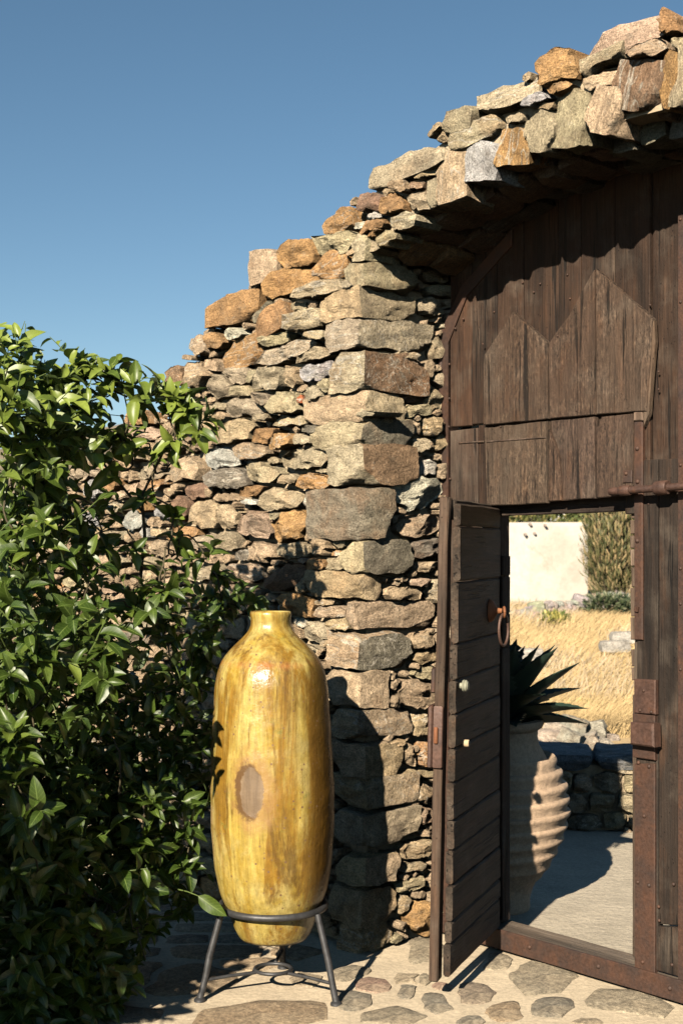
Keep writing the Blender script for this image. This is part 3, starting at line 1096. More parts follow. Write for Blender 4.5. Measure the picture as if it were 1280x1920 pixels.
# ================================================================== THE BIG GATE
gateT = thing('wooden_gate', 'large dark wooden gate of upright boards under the arch, with a narrow doorway', 'gate', tuple(G0))
GM = Matrix((U, N, Z)).transposed().to_4x4()
GM.translation = G0


def board(name, px, off0, off1, mat=M_WOODV, par=None, color=(.075, .045, .028), ragged=0.0, smooth=35, sz=False, seg=.05, bev=.003, ref=None):
    """a board or plate lying in the gate's plane: outline px in photograph points, from off0 to off1 in front of it"""
    par = par or gateT
    if name in ('pointed_board', 'lower_board'):
        mat = M_WOODR
    pts = px if sz else [gate(x, y, ref if ref is not None else off1) for x, y in px]
    out = []
    n = len(pts)
    sgn = sum(pts[i][0] * pts[(i + 1) % n][1] - pts[(i + 1) % n][0] * pts[i][1] for i in range(n))
    if sgn < 0:
        pts = pts[::-1]
    so_ = R.uniform(0, 90)
    for i in range(n):
        p, q = pts[i], pts[(i + 1) % n]
        L = math.hypot(q[0] - p[0], q[1] - p[1])
        k = max(1, int(L / seg)) if ragged else 1
        for j in range(k):
            t = j / k
            x, z = p[0] + (q[0] - p[0]) * t, p[1] + (q[1] - p[1]) * t
            if ragged:
                x += ragged * noise.noise(V((x * 22, z * 22, so_)))
                z += ragged * noise.noise(V((x * 22, z * 22, so_ + 9)))
            out.append((x, z))
    n = len(out)
    cx = sum(p[0] for p in out) / n
    cz = sum(p[1] for p in out) / n
    w = max(p[0] for p in out) - min(p[0] for p in out)
    h = max(p[1] for p in out) - min(p[1] for p in out)
    v = []
    for off, ins in ((off0, 0), (off1 - bev, 0), (off1, bev)):
        kx, kz = 1 - 2 * ins / max(w, .01), 1 - 2 * ins / max(h, .01)
        for (x, z) in out:
            v.append(((x - cx) * kx, -off, (z - cz) * kz))
    f = []
    for r_ in range(2):
        for i in range(n):
            j = (i + 1) % n
            f.append((r_ * n + i, r_ * n + j, (r_ + 1) * n + j, (r_ + 1) * n + i))
    f.append(tuple(range(2 * n, 3 * n)))
    f.append(tuple(reversed(range(n))))
    M = GM @ Matrix.Translation((cx, 0, cz))
    q = 1 + R.uniform(-.08, .08)
    o = mesh_obj(name, v, f, mat, par, M, smooth, (color[0] * q, color[1] * q, color[2] * q, 1))
    return o


def nail(px, py, off, par, r=.006, mat=None, sq=False, name='nail'):
    s_, z = gate(px, py, off)
    m = MB()
    if sq:
        m.box((0, 0, 0), (r * 2, r * 1.6, r * 2), Matrix.Rotation(R.uniform(0, .8), 4, 'Y'))
    else:
        pr = [(0.0001, r * .75), (r * .5, r * .62), (r * .85, r * .3), (r, 0), (r * .9, -r * .3)]
        vv, ff = [], []
        n = 10
        for (a, b) in pr:
            for k in range(n):
                t = 6.2832 * k / n
                vv.append((a * math.cos(t), -b, a * math.sin(t)))
        for i in range(len(pr) - 1):
            for k in range(n):
                ff.append((i * n + k, i * n + (k + 1) % n, (i + 1) * n + (k + 1) % n, (i + 1) * n + k))
        m.add(vv, ff)
    mesh_obj(name, m.v, m.f, mat or M_RUST, par, GM @ Matrix.Translation((s_, -off - .001, z)), 50, (.2, .1, .06, 1))


DK = (.034, .018, .0105)
DK2 = (.020, .0145, .011)
WR = (.078, .049, .032)
TOPS = lambda s_: intr(s_) + .03


def zpx(px):                       # s of a column of the photograph
    return gate(px, 800)[0]


seams = [853, 894, 941, 990, 1055, 1097, 1160, 1226, 1268]
for i, (x0, x1) in enumerate(zip(seams, seams[1:])):
    s0, s1 = zpx(x0) + .0012, zpx(x1) - .0012
    lo = 1.705 if 941 <= x0 < 1160 else (1.705 if x0 < 1220 else 1.805)
    s1 += .03 if x1 == 1268 else 0
    if x0 >= 1226:
        lo = 1.785
    if x0 == 853:
        board('board', [(s0, gate(853, 803)[1] + .003), (s1, gate(894, 800)[1] + .003), (s1, TOPS(s1)), (s0, TOPS(s0))], .0, .028, color=(0.054, 0.027, 0.015), sz=True)
        board('board', [(s0, .10), (zpx(905), .10), (zpx(905), gate(905, 801)[1] - .004), (s0, gate(853, 807)[1] - .004)], .0, .030, color=(0.058, 0.038, 0.027), sz=True)
        board('board', [(zpx(905) + .001, 1.665), (zpx(941), 1.665), (zpx(941), 1.97), (zpx(905) + .001, 1.97)], .0, .026, color=DK, sz=True)
        continue
    if x0 == 894:
        lo = 1.975
    oo = R.uniform(-.003, .004) - (.012 if x0 >= 1226 else 0)
    board('board', [(s0, lo), (s1, lo), (s1, TOPS(s1)), (s0, TOPS(s0))], oo, .026 + oo, color=DK, sz=True)
# board behind the open wicket, beside the hinge
board('board', [(zpx(906), .10), (.296, .10), (.296, 1.66), (zpx(906), 1.66)], -.01, .026, color=DK2, sz=True)
# right half, planks beside the wicket
s_a, s_b, s_c = zpx(1203) + .001, zpx(1243), zpx(1268)
board('board', [(s_a, .095), (s_b - .0015, .095), (s_b - .0015, 1.80), (s_a, 1.80)], .0, .030, color=DK2, sz=True, ragged=.0015)
board('board', [(s_b + .001, .250), (s_c + .03, .262), (s_c + .03, 1.80), (s_b + .001, 1.80)], .0, .027, color=DK2, sz=True, ragged=.0015)
board('board', [(s_b + .001, .095), (s_c + .03, .095), (s_c + .03, .256), (s_b + .001, .243)], .0, .033, color=DK2, sz=True, ragged=.0015)
board('board', [(zpx(1180), 1.62), (s_a - .002, 1.62), (s_a - .002, 1.80), (zpx(1180), 1.80)], .0, .026, color=DK2, sz=True)
# boards past the iron strip, on to the far jamb
s0 = zpx(1280) + .045
while s0 < OPEN_W - .06:
    w = R.uniform(.13, .19)
    s1 = min(s0 + w, OPEN_W - .05)
    oo = R.uniform(-.003, .004)
    board('board', [(s0 + .001, .095), (s1 - .001, .095), (s1 - .001, TOPS(s1)), (s0 + .001, TOPS(s0))], oo, .027 + oo, color=DK2, sz=True)
    s0 = s1
# raised lower boards with pointed tops (nailed over the uprights)
RG = .004
board('pointed_board', [(905, 797), (905, 668), (960, 585), (1024, 642), (1026, 785)], .028, .052, color=WR, ragged=RG)
board('pointed_board', [(1029, 785), (1027, 643), (1066, 590), (1089, 545), (1113, 505), (1114, 777)], .028, .054, color=(0.072, 0.044, 0.029), ragged=RG)
board('pointed_board', [(1117, 777), (1116, 504), (1165, 548), (1222, 598), (1219, 640), (1216, 690), (1210, 770)], .028, .052, color=(0.085, 0.055, 0.037), ragged=RG)
board('lower_board', [(907, 802), (1024, 790), (1024, 942), (968, 946), (912, 948)], .028, .052, color=(0.085, 0.058, 0.039), ragged=RG)
board('lower_board', [(1027, 806), (1040, 835), (1048, 862), (1052, 938), (1027, 940)], .028, .050, color=(0.077, 0.046, 0.030), ragged=RG)
board('lower_board', [(1031, 789), (1113, 781), (1114, 934), (1055, 938), (1051, 860), (1043, 833), (1033, 812)], .028, .053, color=(0.074, 0.048, 0.035), ragged=RG)
board('lower_board', [(1126, 781), (1184, 775), (1184, 925), (1160, 931), (1117, 934), (1117, 800), (1121, 799)], .028, .052, color=(0.077, 0.048, 0.033), ragged=RG)
board('edge_strip', [(1204, 772), (1219, 640), (1224, 600), (1226, 640), (1215, 775), (1205, 800)], .028, .046, color=(.12, .078, .05), ragged=.002)
board('edge_strip', [(1186.5, 772), (1202, 772), (1204, 789), (1186.5, 789)], .028, .048, color=(.15, .1, .07), ragged=.002)
# thin batten lying across at mid height
board('cross_batten', [(858, 829), (905, 826), (905, 829.5), (858, 832.5)], .030, .035, color=(0.077, 0.051, 0.038))
board('cross_batten', [(910, 826), (1022, 819), (1022, 822), (910, 829.5)], .052, .056, color=(0.109, 0.077, 0.058))
# lintel of the wicket, set back and in the shade
board('lintel', [(.20, 1.625), (.95, 1.632), (.95, 1.70), (.20, 1.70)], -.05, -.002, color=(.05, .035, .028), sz=True, ragged=.003, mat=M_WOODX)
# hinge post of the wicket
board('hinge_post', [(.235, .09), (.284, .09), (.284, 1.66), (.235, 1.66)], -.075, -.012, color=(.03, .022, .018), sz=True)
board('hinge_strip', [(.285, .10), (.302, .10), (.302, 1.12), (.300, 1.125), (.285, 1.125)], -.06, -.02, color=(.03, .022, .018), sz=True, ragged=.0015)
for z0, z1 in ((1.132, 1.255), (1.262, 1.395), (1.403, 1.475)):
    board('hinge_strip', [(.285, z0), (.303, z0), (.303, z1), (.285, z1)], -.06, -.02, color=(.03, .022, .018), sz=True, ragged=.002)
# ragged edge slips of the wicket's closing side
for y0, y1, xo in ((955, 972, 1181), (975, 1001, 1179.5), (1004, 1028, 1179), (1030, 1062, 1179.5), (1064, 1100, 1181), (1102, 1156, 1180), (1158, 1200, 1180), (1218, 1250, 1181), (1252, 1276, 1182)):
    board('edge_slip', [(xo, y0), (1192, y0), (1192, y1), (xo + R.uniform(0, 1.5), y1)], -.03, .012, color=(.17, .12, .085), ragged=.002, ref=.012)
board('edge_slip', [(1188, 1200), (1203.5, 1200), (1203.5, 1275), (1187, 1275)], -.02, .024, color=(.10, .08, .06), ragged=.003)
board('closing_edge', [(.912, .10), (.945, .10), (.945, 1.0), (.912, 1.0)], -.05, -.022, color=(.07, .05, .035), sz=True, ragged=.002)

# iron of the gate
fr = board('iron_frame', [(.015, .02), (.066, .02), (.066, 2.30), (.170, 2.47), (.40, 2.62), (.40, 2.68), (.14, 2.51), (.015, 2.335)], -.02, .036, mat=M_RUST, sz=True, bev=.002)
for p in ((842, 683), (842, 747), (843, 898), (853, 616), (868, 598), (841, 800)):
    nail(p[0], p[1], .036, fr, .005)
st = board('iron_strip', [(1187, 789), (1203, 788), (1203, 1200), (1187.5, 1200)], .024, .040, mat=M_RUST)
for p in ((1194, 841), (1194.5, 903), (1194, 1014), (1194, 1142)):
    nail(p[0], p[1], .040, st, .0085, sq=(p[1] > 1100))
st = board('iron_strip', [(1269, 402), (1285, 398), (1285, 1880), (1269, 1878)], .026, .040, mat=M_RUST)
for y in (411, 566, 872, 1066, 1132, 1255):
    nail(1275, y, .040, st, .006)
st = board('iron_strip', [(1187.5, 1432), (1226, 1432), (1226, 1828), (1188, 1820)], .022, .040, mat=M_RUST, color=(.2, .1, .06))
for p in ((1196, 1430), (1216, 1437), (1207, 1530), (1195, 1654), (1216, 1660), (1204, 1804)):
    nail(p[0], p[1], .040, st, .0075)
lp = board('latch_plate', [(1187, 1273), (1227, 1275), (1227, 1340), (1187, 1337)], .030, .048, mat=M_RUSTL)
for p in ((1206, 1295), (1199, 1332), (1220, 1335)):
    nail(p[0], p[1], .048, lp, .006)
board('latch_keeper', [(1184, 1338), (1226, 1342), (1226, 1426), (1184, 1420)], .028, .045, mat=M_RUST)
board('latch_box', [(1179, 1354), (1223, 1357), (1224, 1402), (1179, 1396)], .045, .085, mat=M_RUSTL, bev=.006)
board('square_washer', [(1166, 882), (1183, 881), (1183, 905), (1166, 906)], .050, .057, mat=M_RUST)
nail(1173, 888, .057, gateT, .007)
# sliding bolt with its collars
P0 = GM @ V((gate(1141, 922, .085)[0], -.085, gate(1141, 922, .085)[1]))
P1 = GM @ V((1.50, -.085, gate(1280, 914, .085)[1] + .012))
m = MB()
dd = (P1 - P0)
m.tube([P0, P0 + dd * .01, P0 + dd * .04, P0 + dd * .12, P1], [.008, .0125, .014, .0125, .0125], 14)
bolt = m.build('sliding_bolt', M_RUSTL, gateT, 50)
for t_, r_, L in ((.085, .018, .045), (.285, .024, .05)):
    if t_ == .285:
        t_ = (gate(1240, 915, .085)[0] - gate(1141, 922, .085)[0]) / (1.50 - gate(1141, 922, .085)[0])
    else:
        t_ = (gate(1171, 920, .085)[0] - gate(1141, 922, .085)[0]) / (1.50 - gate(1141, 922, .085)[0])
    c = P0 + dd * t_
    e = dd.normalized() * L / 2
    m = MB()
    m.tube([c - e, c - e * .8, c + e * .8, c + e], [r_ * .9, r_, r_, r_ * .9], 14)
    q = MB()
    m.add(*(lambda b: (b.v, b.f))((lambda b: (b.box((0, 0, 0), (L * .9, .052, .02), Matrix.Translation(c + N * .03) @ GM.to_3x3().to_4x4()), b)[1])(q)))
    m.build('bolt_collar', M_RUSTL, gateT, 50)
# pin hinges between frame and wall
for (y0, y1) in ((662, 719), (795, 850)):
    s_, z0 = gate(826.5, y1, .03)
    z1 = gate(826.5, y0, .03)[1]
    b = GM @ V((s_, -.03, 0))
    m = MB()
    zz = [z0, z0 + .006, z0 + .007, z0 + .012, z0 + .013, z1 - .012, z1 - .011, z1 - .005, z1]
    m.tube([b + Z * k for k in zz], [.012, .0155, .013, .013, .0115, .0115, .014, .0145, .010], 12)
    m.build('hinge_barrel', M_RUST, gateT, 45)
board('hinge_plate', [(806, 823), (832, 826), (832, 850), (809, 844)], .0, .012, mat=M_RUST)
# small nails and pegs in the boards
for (x, y) in ((905, 645), (926, 585), (1000, 548), (1063, 515), (1109, 556), (1045, 630), (1012, 532), (979, 530), (1218, 572), (1234, 697), (1234, 730), (1215, 945), (1068, 560), (1150, 565), (938, 800), (1080, 770), (1160, 700)):
    nail(x, y, .054 if (x < 1160 and y > 600) else .03, gateT, .0042)
for (x, y) in ((1235, 1726), (1259, 1809), (1234, 1700), (1280, 1476), (1262, 1658)):
    nail(x, y, .032, gateT, .0065)
# threshold: timber sill faced with an iron strip
sill = thing('threshold', 'low timber threshold faced with a rusty iron strip along the foot of the gate', 'threshold', tuple(G0))
board('timber_sill', [(.02, .015), (OPEN_W - .02, .015), (OPEN_W - .02, .086), (.02, .086)], -.085, .040, par=sill, mat=M_WOODX, sz=True, color=(.20, .155, .115), ragged=.002, seg=.08)
sf = board('iron_facing', [(.02, .016), (OPEN_W - .02, .016), (OPEN_W - .02, .090), (.02, .090)], .0405, .050, par=sill, mat=M_RUST, sz=True)
for (x, y) in ((992, 1776), (1121, 1812), (1255, 1853)):
    nail(x, y, .050, sf, .009)

# ================================================================== THE OPEN WICKET LEAF
H = V((.576, 5.314, 0))
Ld = V((-.31, -.951, 0)).normalized()
Lr = V((.951, -.31, 0)).normalized()       # the face turned to the yard when shut
leafT = thing('wicket_door', 'narrow plank door standing open towards the viewer, with a ring knocker', 'door', tuple(H))
LM = Matrix((Ld, Lr, Z)).transposed().to_4x4()   # x: from hinge to free edge, y: through the leaf (+ = right face), z up
LM.translation = H
if LM.to_3x3().determinant() < 0:
    pass
LEN = .652
SAG = lambda z: -.036 / .652 * (1.65 - z) / 1.57 + .010      # the leaf has warped: its foot stands further out
zl = [1.655, 1.578, 1.393, 1.187, 1.068, .955, .842, .730, .603, .504, .388, .268, .196, .085]
for i, (zt, zb) in enumerate(zip(zl, zl[1:])):
    th = .027
    L = LEN + R.uniform(-.012, .006)
    h = zt - zb - .003
    seg = 14
    vv, ff = [], []
    so_ = R.uniform(0, 99)
    prof = [(-.5, -.5), (.5, -.5), (.5, .5), (-.5, .5)]
    bv = .006
    ring = [(-th / 2, -h / 2 + bv), (-th / 2 + bv, -h / 2), (th / 2 - bv, -h / 2), (th / 2, -h / 2 + bv), (th / 2, -h / 6), (th / 2, h / 6), (th / 2, h / 2 - bv), (th / 2 - bv, h / 2), (-th / 2 + bv, h / 2), (-th / 2, h / 2 - bv)]
    for k in range(seg + 1):
        x = L * k / seg
        endf = 1 - (.10 if k == seg else 0)
        for (y, z) in ring:
            jy = .0018 * noise.noise(V((x * 9, z * 30, so_)))
            jz = .0025 * noise.noise(V((x * 12, y * 20, so_ + 5)))
            xx = x + (.005 * noise.noise(V((y * 40, z * 30, so_))) if k == seg else 0)
            vv.append((xx - L / 2, y * endf + jy, z * (1 if k < seg else .975) + jz))
    m_ = len(ring)
    for k in range(seg):
        for j in range(m_):
            a, b2 = k * m_ + j, k * m_ + (j + 1) % m_
            ff.append((a, b2, b2 + m_, a + m_))
    ff.append(tuple(reversed(range(m_))))
    ff.append(tuple(seg * m_ + j for j in range(m_)))
    cc = R.choice(((.135, .100, .072), (.12, .088, .062), (.15, .108, .075)))
    tilt = R.uniform(-.004, .004)
    M = LM @ Matrix.Rotation(SAG((zt + zb) / 2), 4, 'Z') @ Matrix.Translation((L / 2 - .006, R.uniform(-.002, .002), (zt + zb) / 2)) @ Matrix.Rotation(tilt, 4, 'Y')
    mesh_obj('plank', vv, ff, M_WOODX, leafT, M, 40, (cc[0] * .42, cc[1] * .42, cc[2] * .42, 1))


def lbox(name, x0, x1, y0, y1, z0, z1, mat, color=(.15, .11, .08, 1), bev=.004, wob=.0, par=None, taper=0.0):
    """bevelled bar in the leaf's own frame, long side cut into short lengths so that it can wander"""
    nseg = 10 if (z1 - z0) > .5 or (x1 - x0) > .4 else 1
    along_z = (z1 - z0) >= (x1 - x0)
    so_ = R.uniform(0, 99)
    vv, ff = [], []
    A0, A1 = (z0, z1) if along_z else (x0, x1)
    B0, B1 = (x0, x1) if along_z else (z0, z1)
    b = min(bev, (B1 - B0) * .3, (y1 - y0) * .3)
    ring = [(B0 + b, y0), (B1 - b, y0), (B1, y0 + b), (B1, y1 - b), (B1 - b, y1), (B0 + b, y1), (B0, y1 - b), (B0, y0 + b)]
    lv = [A0, A0 + b] + [A0 + (A1 - A0) * k / nseg for k in range(1, nseg)] + [A1 - b, A1]
    cb, cy = (B0 + B1) / 2, (y0 + y1) / 2
    for i, a in enumerate(lv):
        e = .82 if i in (0, len(lv) - 1) else 1
        for (q, y) in ring:
            dq = wob * noise.noise(V((a * 4, 0, so_)))
            dy = wob * noise.noise(V((a * 4, 9, so_)))
            q2, y2 = cb + (q - cb) * e + dq, cy + (y - cy) * e + dy
            vv.append((q2, y2, a) if along_z else (a, y2, q2))
    for i in range(len(lv) - 1):
        for j in range(8):
            c, d = i * 8 + j, i * 8 + (j + 1) % 8
            ff.append((c, d, d + 8, c + 8))
    ff.append(tuple(reversed(range(8))))
    ff.append(tuple((len(lv) - 1) * 8 + j for j in range(8)))
    c = V(((x0 + x1) / 2, (y0 + y1) / 2, (z0 + z1) / 2))
    return mesh_obj(name, [V(q) - c for q in vv], ff, mat, par or leafT, LM @ Matrix.Translation(c), 40, color)


# frame on the other face: closing stile and top rail
stile = lbox('stile', LEN - .035, LEN + .024, -.048, -.017, .070, 1.672, M_WOODV, (.095, .062, .042, 1), wob=.003)
lbox('top_rail', .0, LEN - .037, -.048, -.016, 1.600, 1.668, M_WOODX, (.13, .10, .075, 1), wob=.003)
lbox('hinge_rail', -.012, .03, -.048, -.016, .10, 1.598, M_WOODV, (.06, .045, .035, 1), wob=.002)
# lock plate round the stile
plate = lbox('lock_plate', LEN - .045, LEN + .040, -.066, -.0505, .778, .985, M_RUSTL)
lbox('lock_cover', LEN + .0285, LEN + .037, -.0495, -.016, .780, .983, M_RUSTL)
lbox('lock_tongue', LEN + .0375, LEN + .047, -.044, -.030, .862, .915, M_RUSTO)
lbox('side_lock_plate', LEN - .06, LEN + .01, -.066, -.0505, 1.022, 1.105, M_RUST)
for o_ in list(leafT.children):
    if o_.name.split('.')[0] in ('stile', 'lock_plate', 'lock_cover', 'lock_tongue', 'side_lock_plate'):
        piv = Matrix.Translation((0, 0, 1.65))
        T = LM @ piv @ Matrix.Rotation(math.atan(-.036 / 1.57), 4, 'X') @ piv.inverted() @ LM.inverted()
        o_.matrix_basis = T @ o_.matrix_basis
# ring knocker: dished boss, staple and ring on the right face
kx, kz = .175, 1.278
m = MB()
vv, ff = [], []
pr = [(.034, 0), (.033, .006), (.028, .014), (.018, .022), (.009, .028), (.007, .045), (.0001, .047)]
for (r_, h) in pr:
    for k in range(24):
        t = 6.2832 * k / 24
        vv.append((r_ * math.cos(t), h, 1.25 * r_ * math.sin(t)))
for i in range(len(pr) - 1):
    for k in range(24):
        ff.append((i * 24 + k, i * 24 + (k + 1) % 24, (i + 1) * 24 + (k + 1) % 24, (i + 1) * 24 + k))
M = LM @ Matrix.Translation((kx, .014, kz))
knock = mesh_obj('ring_knocker', vv, ff, M_RUSTO, leafT, M, 50)


def torus_pts(R_, ez, n=28):
    return [(R_ * math.cos(6.2832 * k / n), 0, R_ * ez * math.sin(6.2832 * k / n)) for k in range(n + 1)]


m = MB()
m.tube([V((p[0], p[1], p[2])) for p in torus_pts(.016, 1.1)], .005, 8, False)
mesh_obj('staple', m.v, m.f, M_RUSTO, knock, LM @ Matrix.Translation((kx - .004, .066, kz - .005)) @ Matrix.Rotation(.35, 4, 'Z'), 60)
m = MB()
m.tube([V((p[0], p[1], p[2])) for p in torus_pts(.040, 1.42)], .0052, 8, False)
mesh_obj('ring', m.v, m.f, M_RUSTL, knock, LM @ Matrix.Translation((kx - .004, .064, kz - .068)) @ Matrix.Rotation(-.22, 4, 'Z'), 60)
# two round pulls
M_KNOB = mat_plain('weathered_bronze', (.25, .245, .18), .55, .35, 60, .001)
M_PEG = mat_plain('pale_wood_peg', (.42, .31, .19), .7, .3, 60, .001)


def peg(x, z, prof, mat, name):
    vv, ff = [], []
    n = 20
    for (r_, h) in prof:
        for k in range(n):
            t = 6.2832 * k / n
            vv.append((r_ * math.cos(t), h, r_ * math.sin(t)))
    for i in range(len(prof) - 1):
        for k in range(n):
            ff.append((i * n + k, i * n + (k + 1) % n, (i + 1) * n + (k + 1) % n, (i + 1) * n + k))
    mesh_obj(name, vv, ff, mat, leafT, LM @ Matrix.Rotation(SAG(z), 4, 'Z') @ Matrix.Translation((x, .0135, z)), 35)


peg(LEN - .045, 1.046, [(.010, 0), (.010, .008), (.019, .010), (.021, .014), (.018, .017), (.020, .019), (.018, .024), (.014, .026), (.015, .028), (.0001, .030)], M_KNOB, 'knob')
peg(LEN - .105, .847, [(.0125, 0), (.0125, .018), (.011, .0205), (.0001, .021)], M_PEG, 'peg')

# ================================================================== THE GLAZED JAR ON ITS STAND
JC = V((-.232, 4.83, 0))


def mat_glaze():
    m, nt, b, out = new_mat('amber_glaze')
    s = NB(nt)
    st = s.coord(scale=(1, 1, .07), rnd=False)
    co = s.coord(rnd=False)
    st2 = s.coord(scale=(1, 1, .16), rnd=False)
    a = s.noise(st, 16, 5, 0.6, 0.4)
    fine = s.noise(st, 90, 5, 0.65, 0.2)
    blot = s.noise(co, 8, 6, 0.65, 0.5)
    drip = s.noise(st2, 9, 6, 0.65, 0.7)
    c = s.mix(s.rng(a, 0.40, 0.60), (0.375, 0.285, 0.078), (0.30, 0.195, 0.028))
    c = s.mix(s.rng(blot, 0.46, 0.60, 0, 0.6), c, (0.43, 0.345, 0.13))
    c = s.mix(s.rng(drip, 0.46, 0.57, 0, 0.9), c, (0.205, 0.105, 0.012))
    c = s.mix(s.rng(s.noise(st2, 14, 5, 0.7, .5), 0.54, 0.64, 0, 0.75), c, (0.10, 0.050, 0.010))
    c = s.mix(s.rng(s.noise(co, 19, 5, 0.7), 0.60, 0.72, 0, 0.6), c, (0.15, 0.155, 0.04))
    c = s.mix(1.0, c, s.grey(s.math('MULTIPLY', s.rng(fine, 0.3, 0.7, 0.72, 1.22), s.rng(s.noise(co, 45, 6, .75), .3, .7, .8, 1.15))), 'MULTIPLY')
    # the right flank is darker brown, with a streaky edge
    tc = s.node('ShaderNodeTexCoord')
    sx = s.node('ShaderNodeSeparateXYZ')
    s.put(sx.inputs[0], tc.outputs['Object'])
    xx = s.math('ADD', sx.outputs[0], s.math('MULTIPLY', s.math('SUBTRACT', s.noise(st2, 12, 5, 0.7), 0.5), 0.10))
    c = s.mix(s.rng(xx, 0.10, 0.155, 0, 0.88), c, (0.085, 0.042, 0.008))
    # shoulder line with rust coloured run
    zr = s.math('ABSOLUTE', s.math('SUBTRACT', s.math('ADD', sx.outputs[2], s.math('MULTIPLY', blot, 0.03)), 0.945))
    c = s.mix(s.math('MULTIPLY', s.rng(zr, 0.0, 0.016, 0.55, 0), s.rng(drip, .4, .6)), c, (0.36, 0.12, 0.035))
    # crackle / pits where the glaze has popped
    pit = s.voro(co, 42)
    pm = s.math('MULTIPLY', s.rng(pit, 0.12, 0.20, 1, 0), s.rng(s.noise(co, 7, 4, .6), .47, .56))
    crz = s.rng(s.math('ABSOLUTE', s.math('SUBTRACT', s.noise(s.coord(scale=(1, 1, .3), rnd=False), 30, 6, .75, .8), .5)), 0, .012, .45, 0)
    c = s.mix(s.math('MULTIPLY', crz, s.rng(blot, .42, .55)), c, (.10, .05, .012))
    c = s.mix(pm, c, (0.13, 0.07, 0.03))
    # bare scar in the belly
    def ell(cx, cz, rx, rz, k, w0, w1):
        ex = s.math('DIVIDE', s.math('SUBTRACT', sx.outputs[0], cx), rx)
        ez = s.math('DIVIDE', s.math('SUBTRACT', sx.outputs[2], cz), rz)
        r_ = s.math('SQRT', s.math('ADD', s.math('MULTIPLY', ex, ex), s.math('MULTIPLY', ez, ez)))
        r_ = s.math('ADD', r_, s.math('MULTIPLY', s.math('SUBTRACT', s.noise(co, 26, 6, 0.7), 0.5), k))
        front_ = s.rng(sx.outputs[1], -.02, .0, 1, 0)
        return s.math('MULTIPLY', s.rng(r_, w0, w1, 1, 0), front_)
    halo = ell(-.055, .52, .072, .145, 1.5, .7, 1.2)
    c = s.mix(s.math('MULTIPLY', halo, .75), c, (0.27, 0.15, 0.055))
    rim_ = ell(-.070, .518, .050, .104, 0.8, .86, 1.0)
    c = s.mix(s.math('MULTIPLY', rim_, .85), c, (0.085, 0.045, 0.022))
    scar = ell(-.060, .518, .043, .092, 0.6, .84, .93)
    c = s.mix(scar, c, s.mix(s.rng(s.noise(st, 30, 5, .6), .35, .65), (0.20, 0.135, 0.075), (0.095, 0.062, 0.036)))
    s.put(b.inputs['Base Color'], c)
    s.put(b.inputs['Roughness'], s.rng(s.math('MAXIMUM', scar, pm), 0, 1, s.rng(s.noise(co, 30, 6, .7), .3, .7, .22, .42), 0.7))
    b.inputs['Specular IOR Level'].default_value = 0.5
    s.put(b.inputs['Coat Weight'], s.rng(scar, 0, 1, .08, 0))
    b.inputs['Coat Roughness'].default_value = 0.1
    n1 = s.bump(s.noise(co, 16, 4, 0.55), 0.5, 0.010)
    n2 = s.bump(s.math('ADD', fine, s.math('MULTIPLY', scar, -.6)), 0.35, 0.003, n1)
    s.put(b.inputs['Normal'], s.bump(pm, -0.6, 0.003, n2))
    return m


M_GLAZE = mat_glaze()
jar = thing('glazed_jar', 'tall yellow glazed storage jar with a brown scar, resting in a dark iron stand', 'jar', (JC.x, JC.y, .19))
zz = lambda y: 1.5 - (y - 1030) / 552 - .19
pr = [(1757, 62), (1754, 66), (1745, 70), (1725, 78), (1706, 84), (1690, 92), (1675, 98), (1660, 102.5), (1630, 108), (1580, 113), (1530, 115.5), (1480, 116),
      (1440, 114.5), (1400, 112.5), (1350, 109.5), (1300, 106.5), (1272, 104), (1255, 100), (1240, 94), (1228, 86), (1216, 76), (1204, 63), (1195, 53), (1187, 45),
      (1180, 39.5), (1172, 36.5), (1164, 36), (1157, 38), (1152, 40), (1147, 39.5), (1144.5, 37.5), (1145.5, 34), (1150, 31), (1165, 29), (1180, 31), (1220, 60)]
# fine interpolation
pts = [(r_ / 552, zz(y)) for y, r_ in pr]
fine = []
for (r0, z0), (r1, z1) in zip(pts, pts[1:]):
    k = max(1, int(abs(z1 - z0) / .012))
    for j in range(k):
        fine.append((r0 + (r1 - r0) * j / k, z0 + (z1 - z0) * j / k))
fine.append(pts[-1])
# smooth
for _ in range(2):
    fine = [fine[0]] + [((a[0] + 2 * b[0] + c[0]) / 4, (a[1] + 2 * b[1] + c[1]) / 4) for a, b, c in zip(fine, fine[1:], fine[2:])] + [fine[-1]]


def wob(q, a):
    k = 1 + .010 * noise.noise(V((q.x * 6, q.y * 6, q.z * 3.5))) + .004 * math.sin(q.z * 55 + 3 * noise.noise(V((q.z * 3, a, 0))))
    lean = -.004 + .010 * (1 - q.z / 1.1)
    return V((q.x * k + lean - .004, q.y * k, q.z))


m = MB()
m.lathe([(.0001, fine[0][1] + .012)] + fine, 96, wob=wob)
o = mesh_obj('jar_body', m.v, m.f, M_GLAZE, jar, Matrix.Translation(V((JC.x, JC.y, .19))), 180)

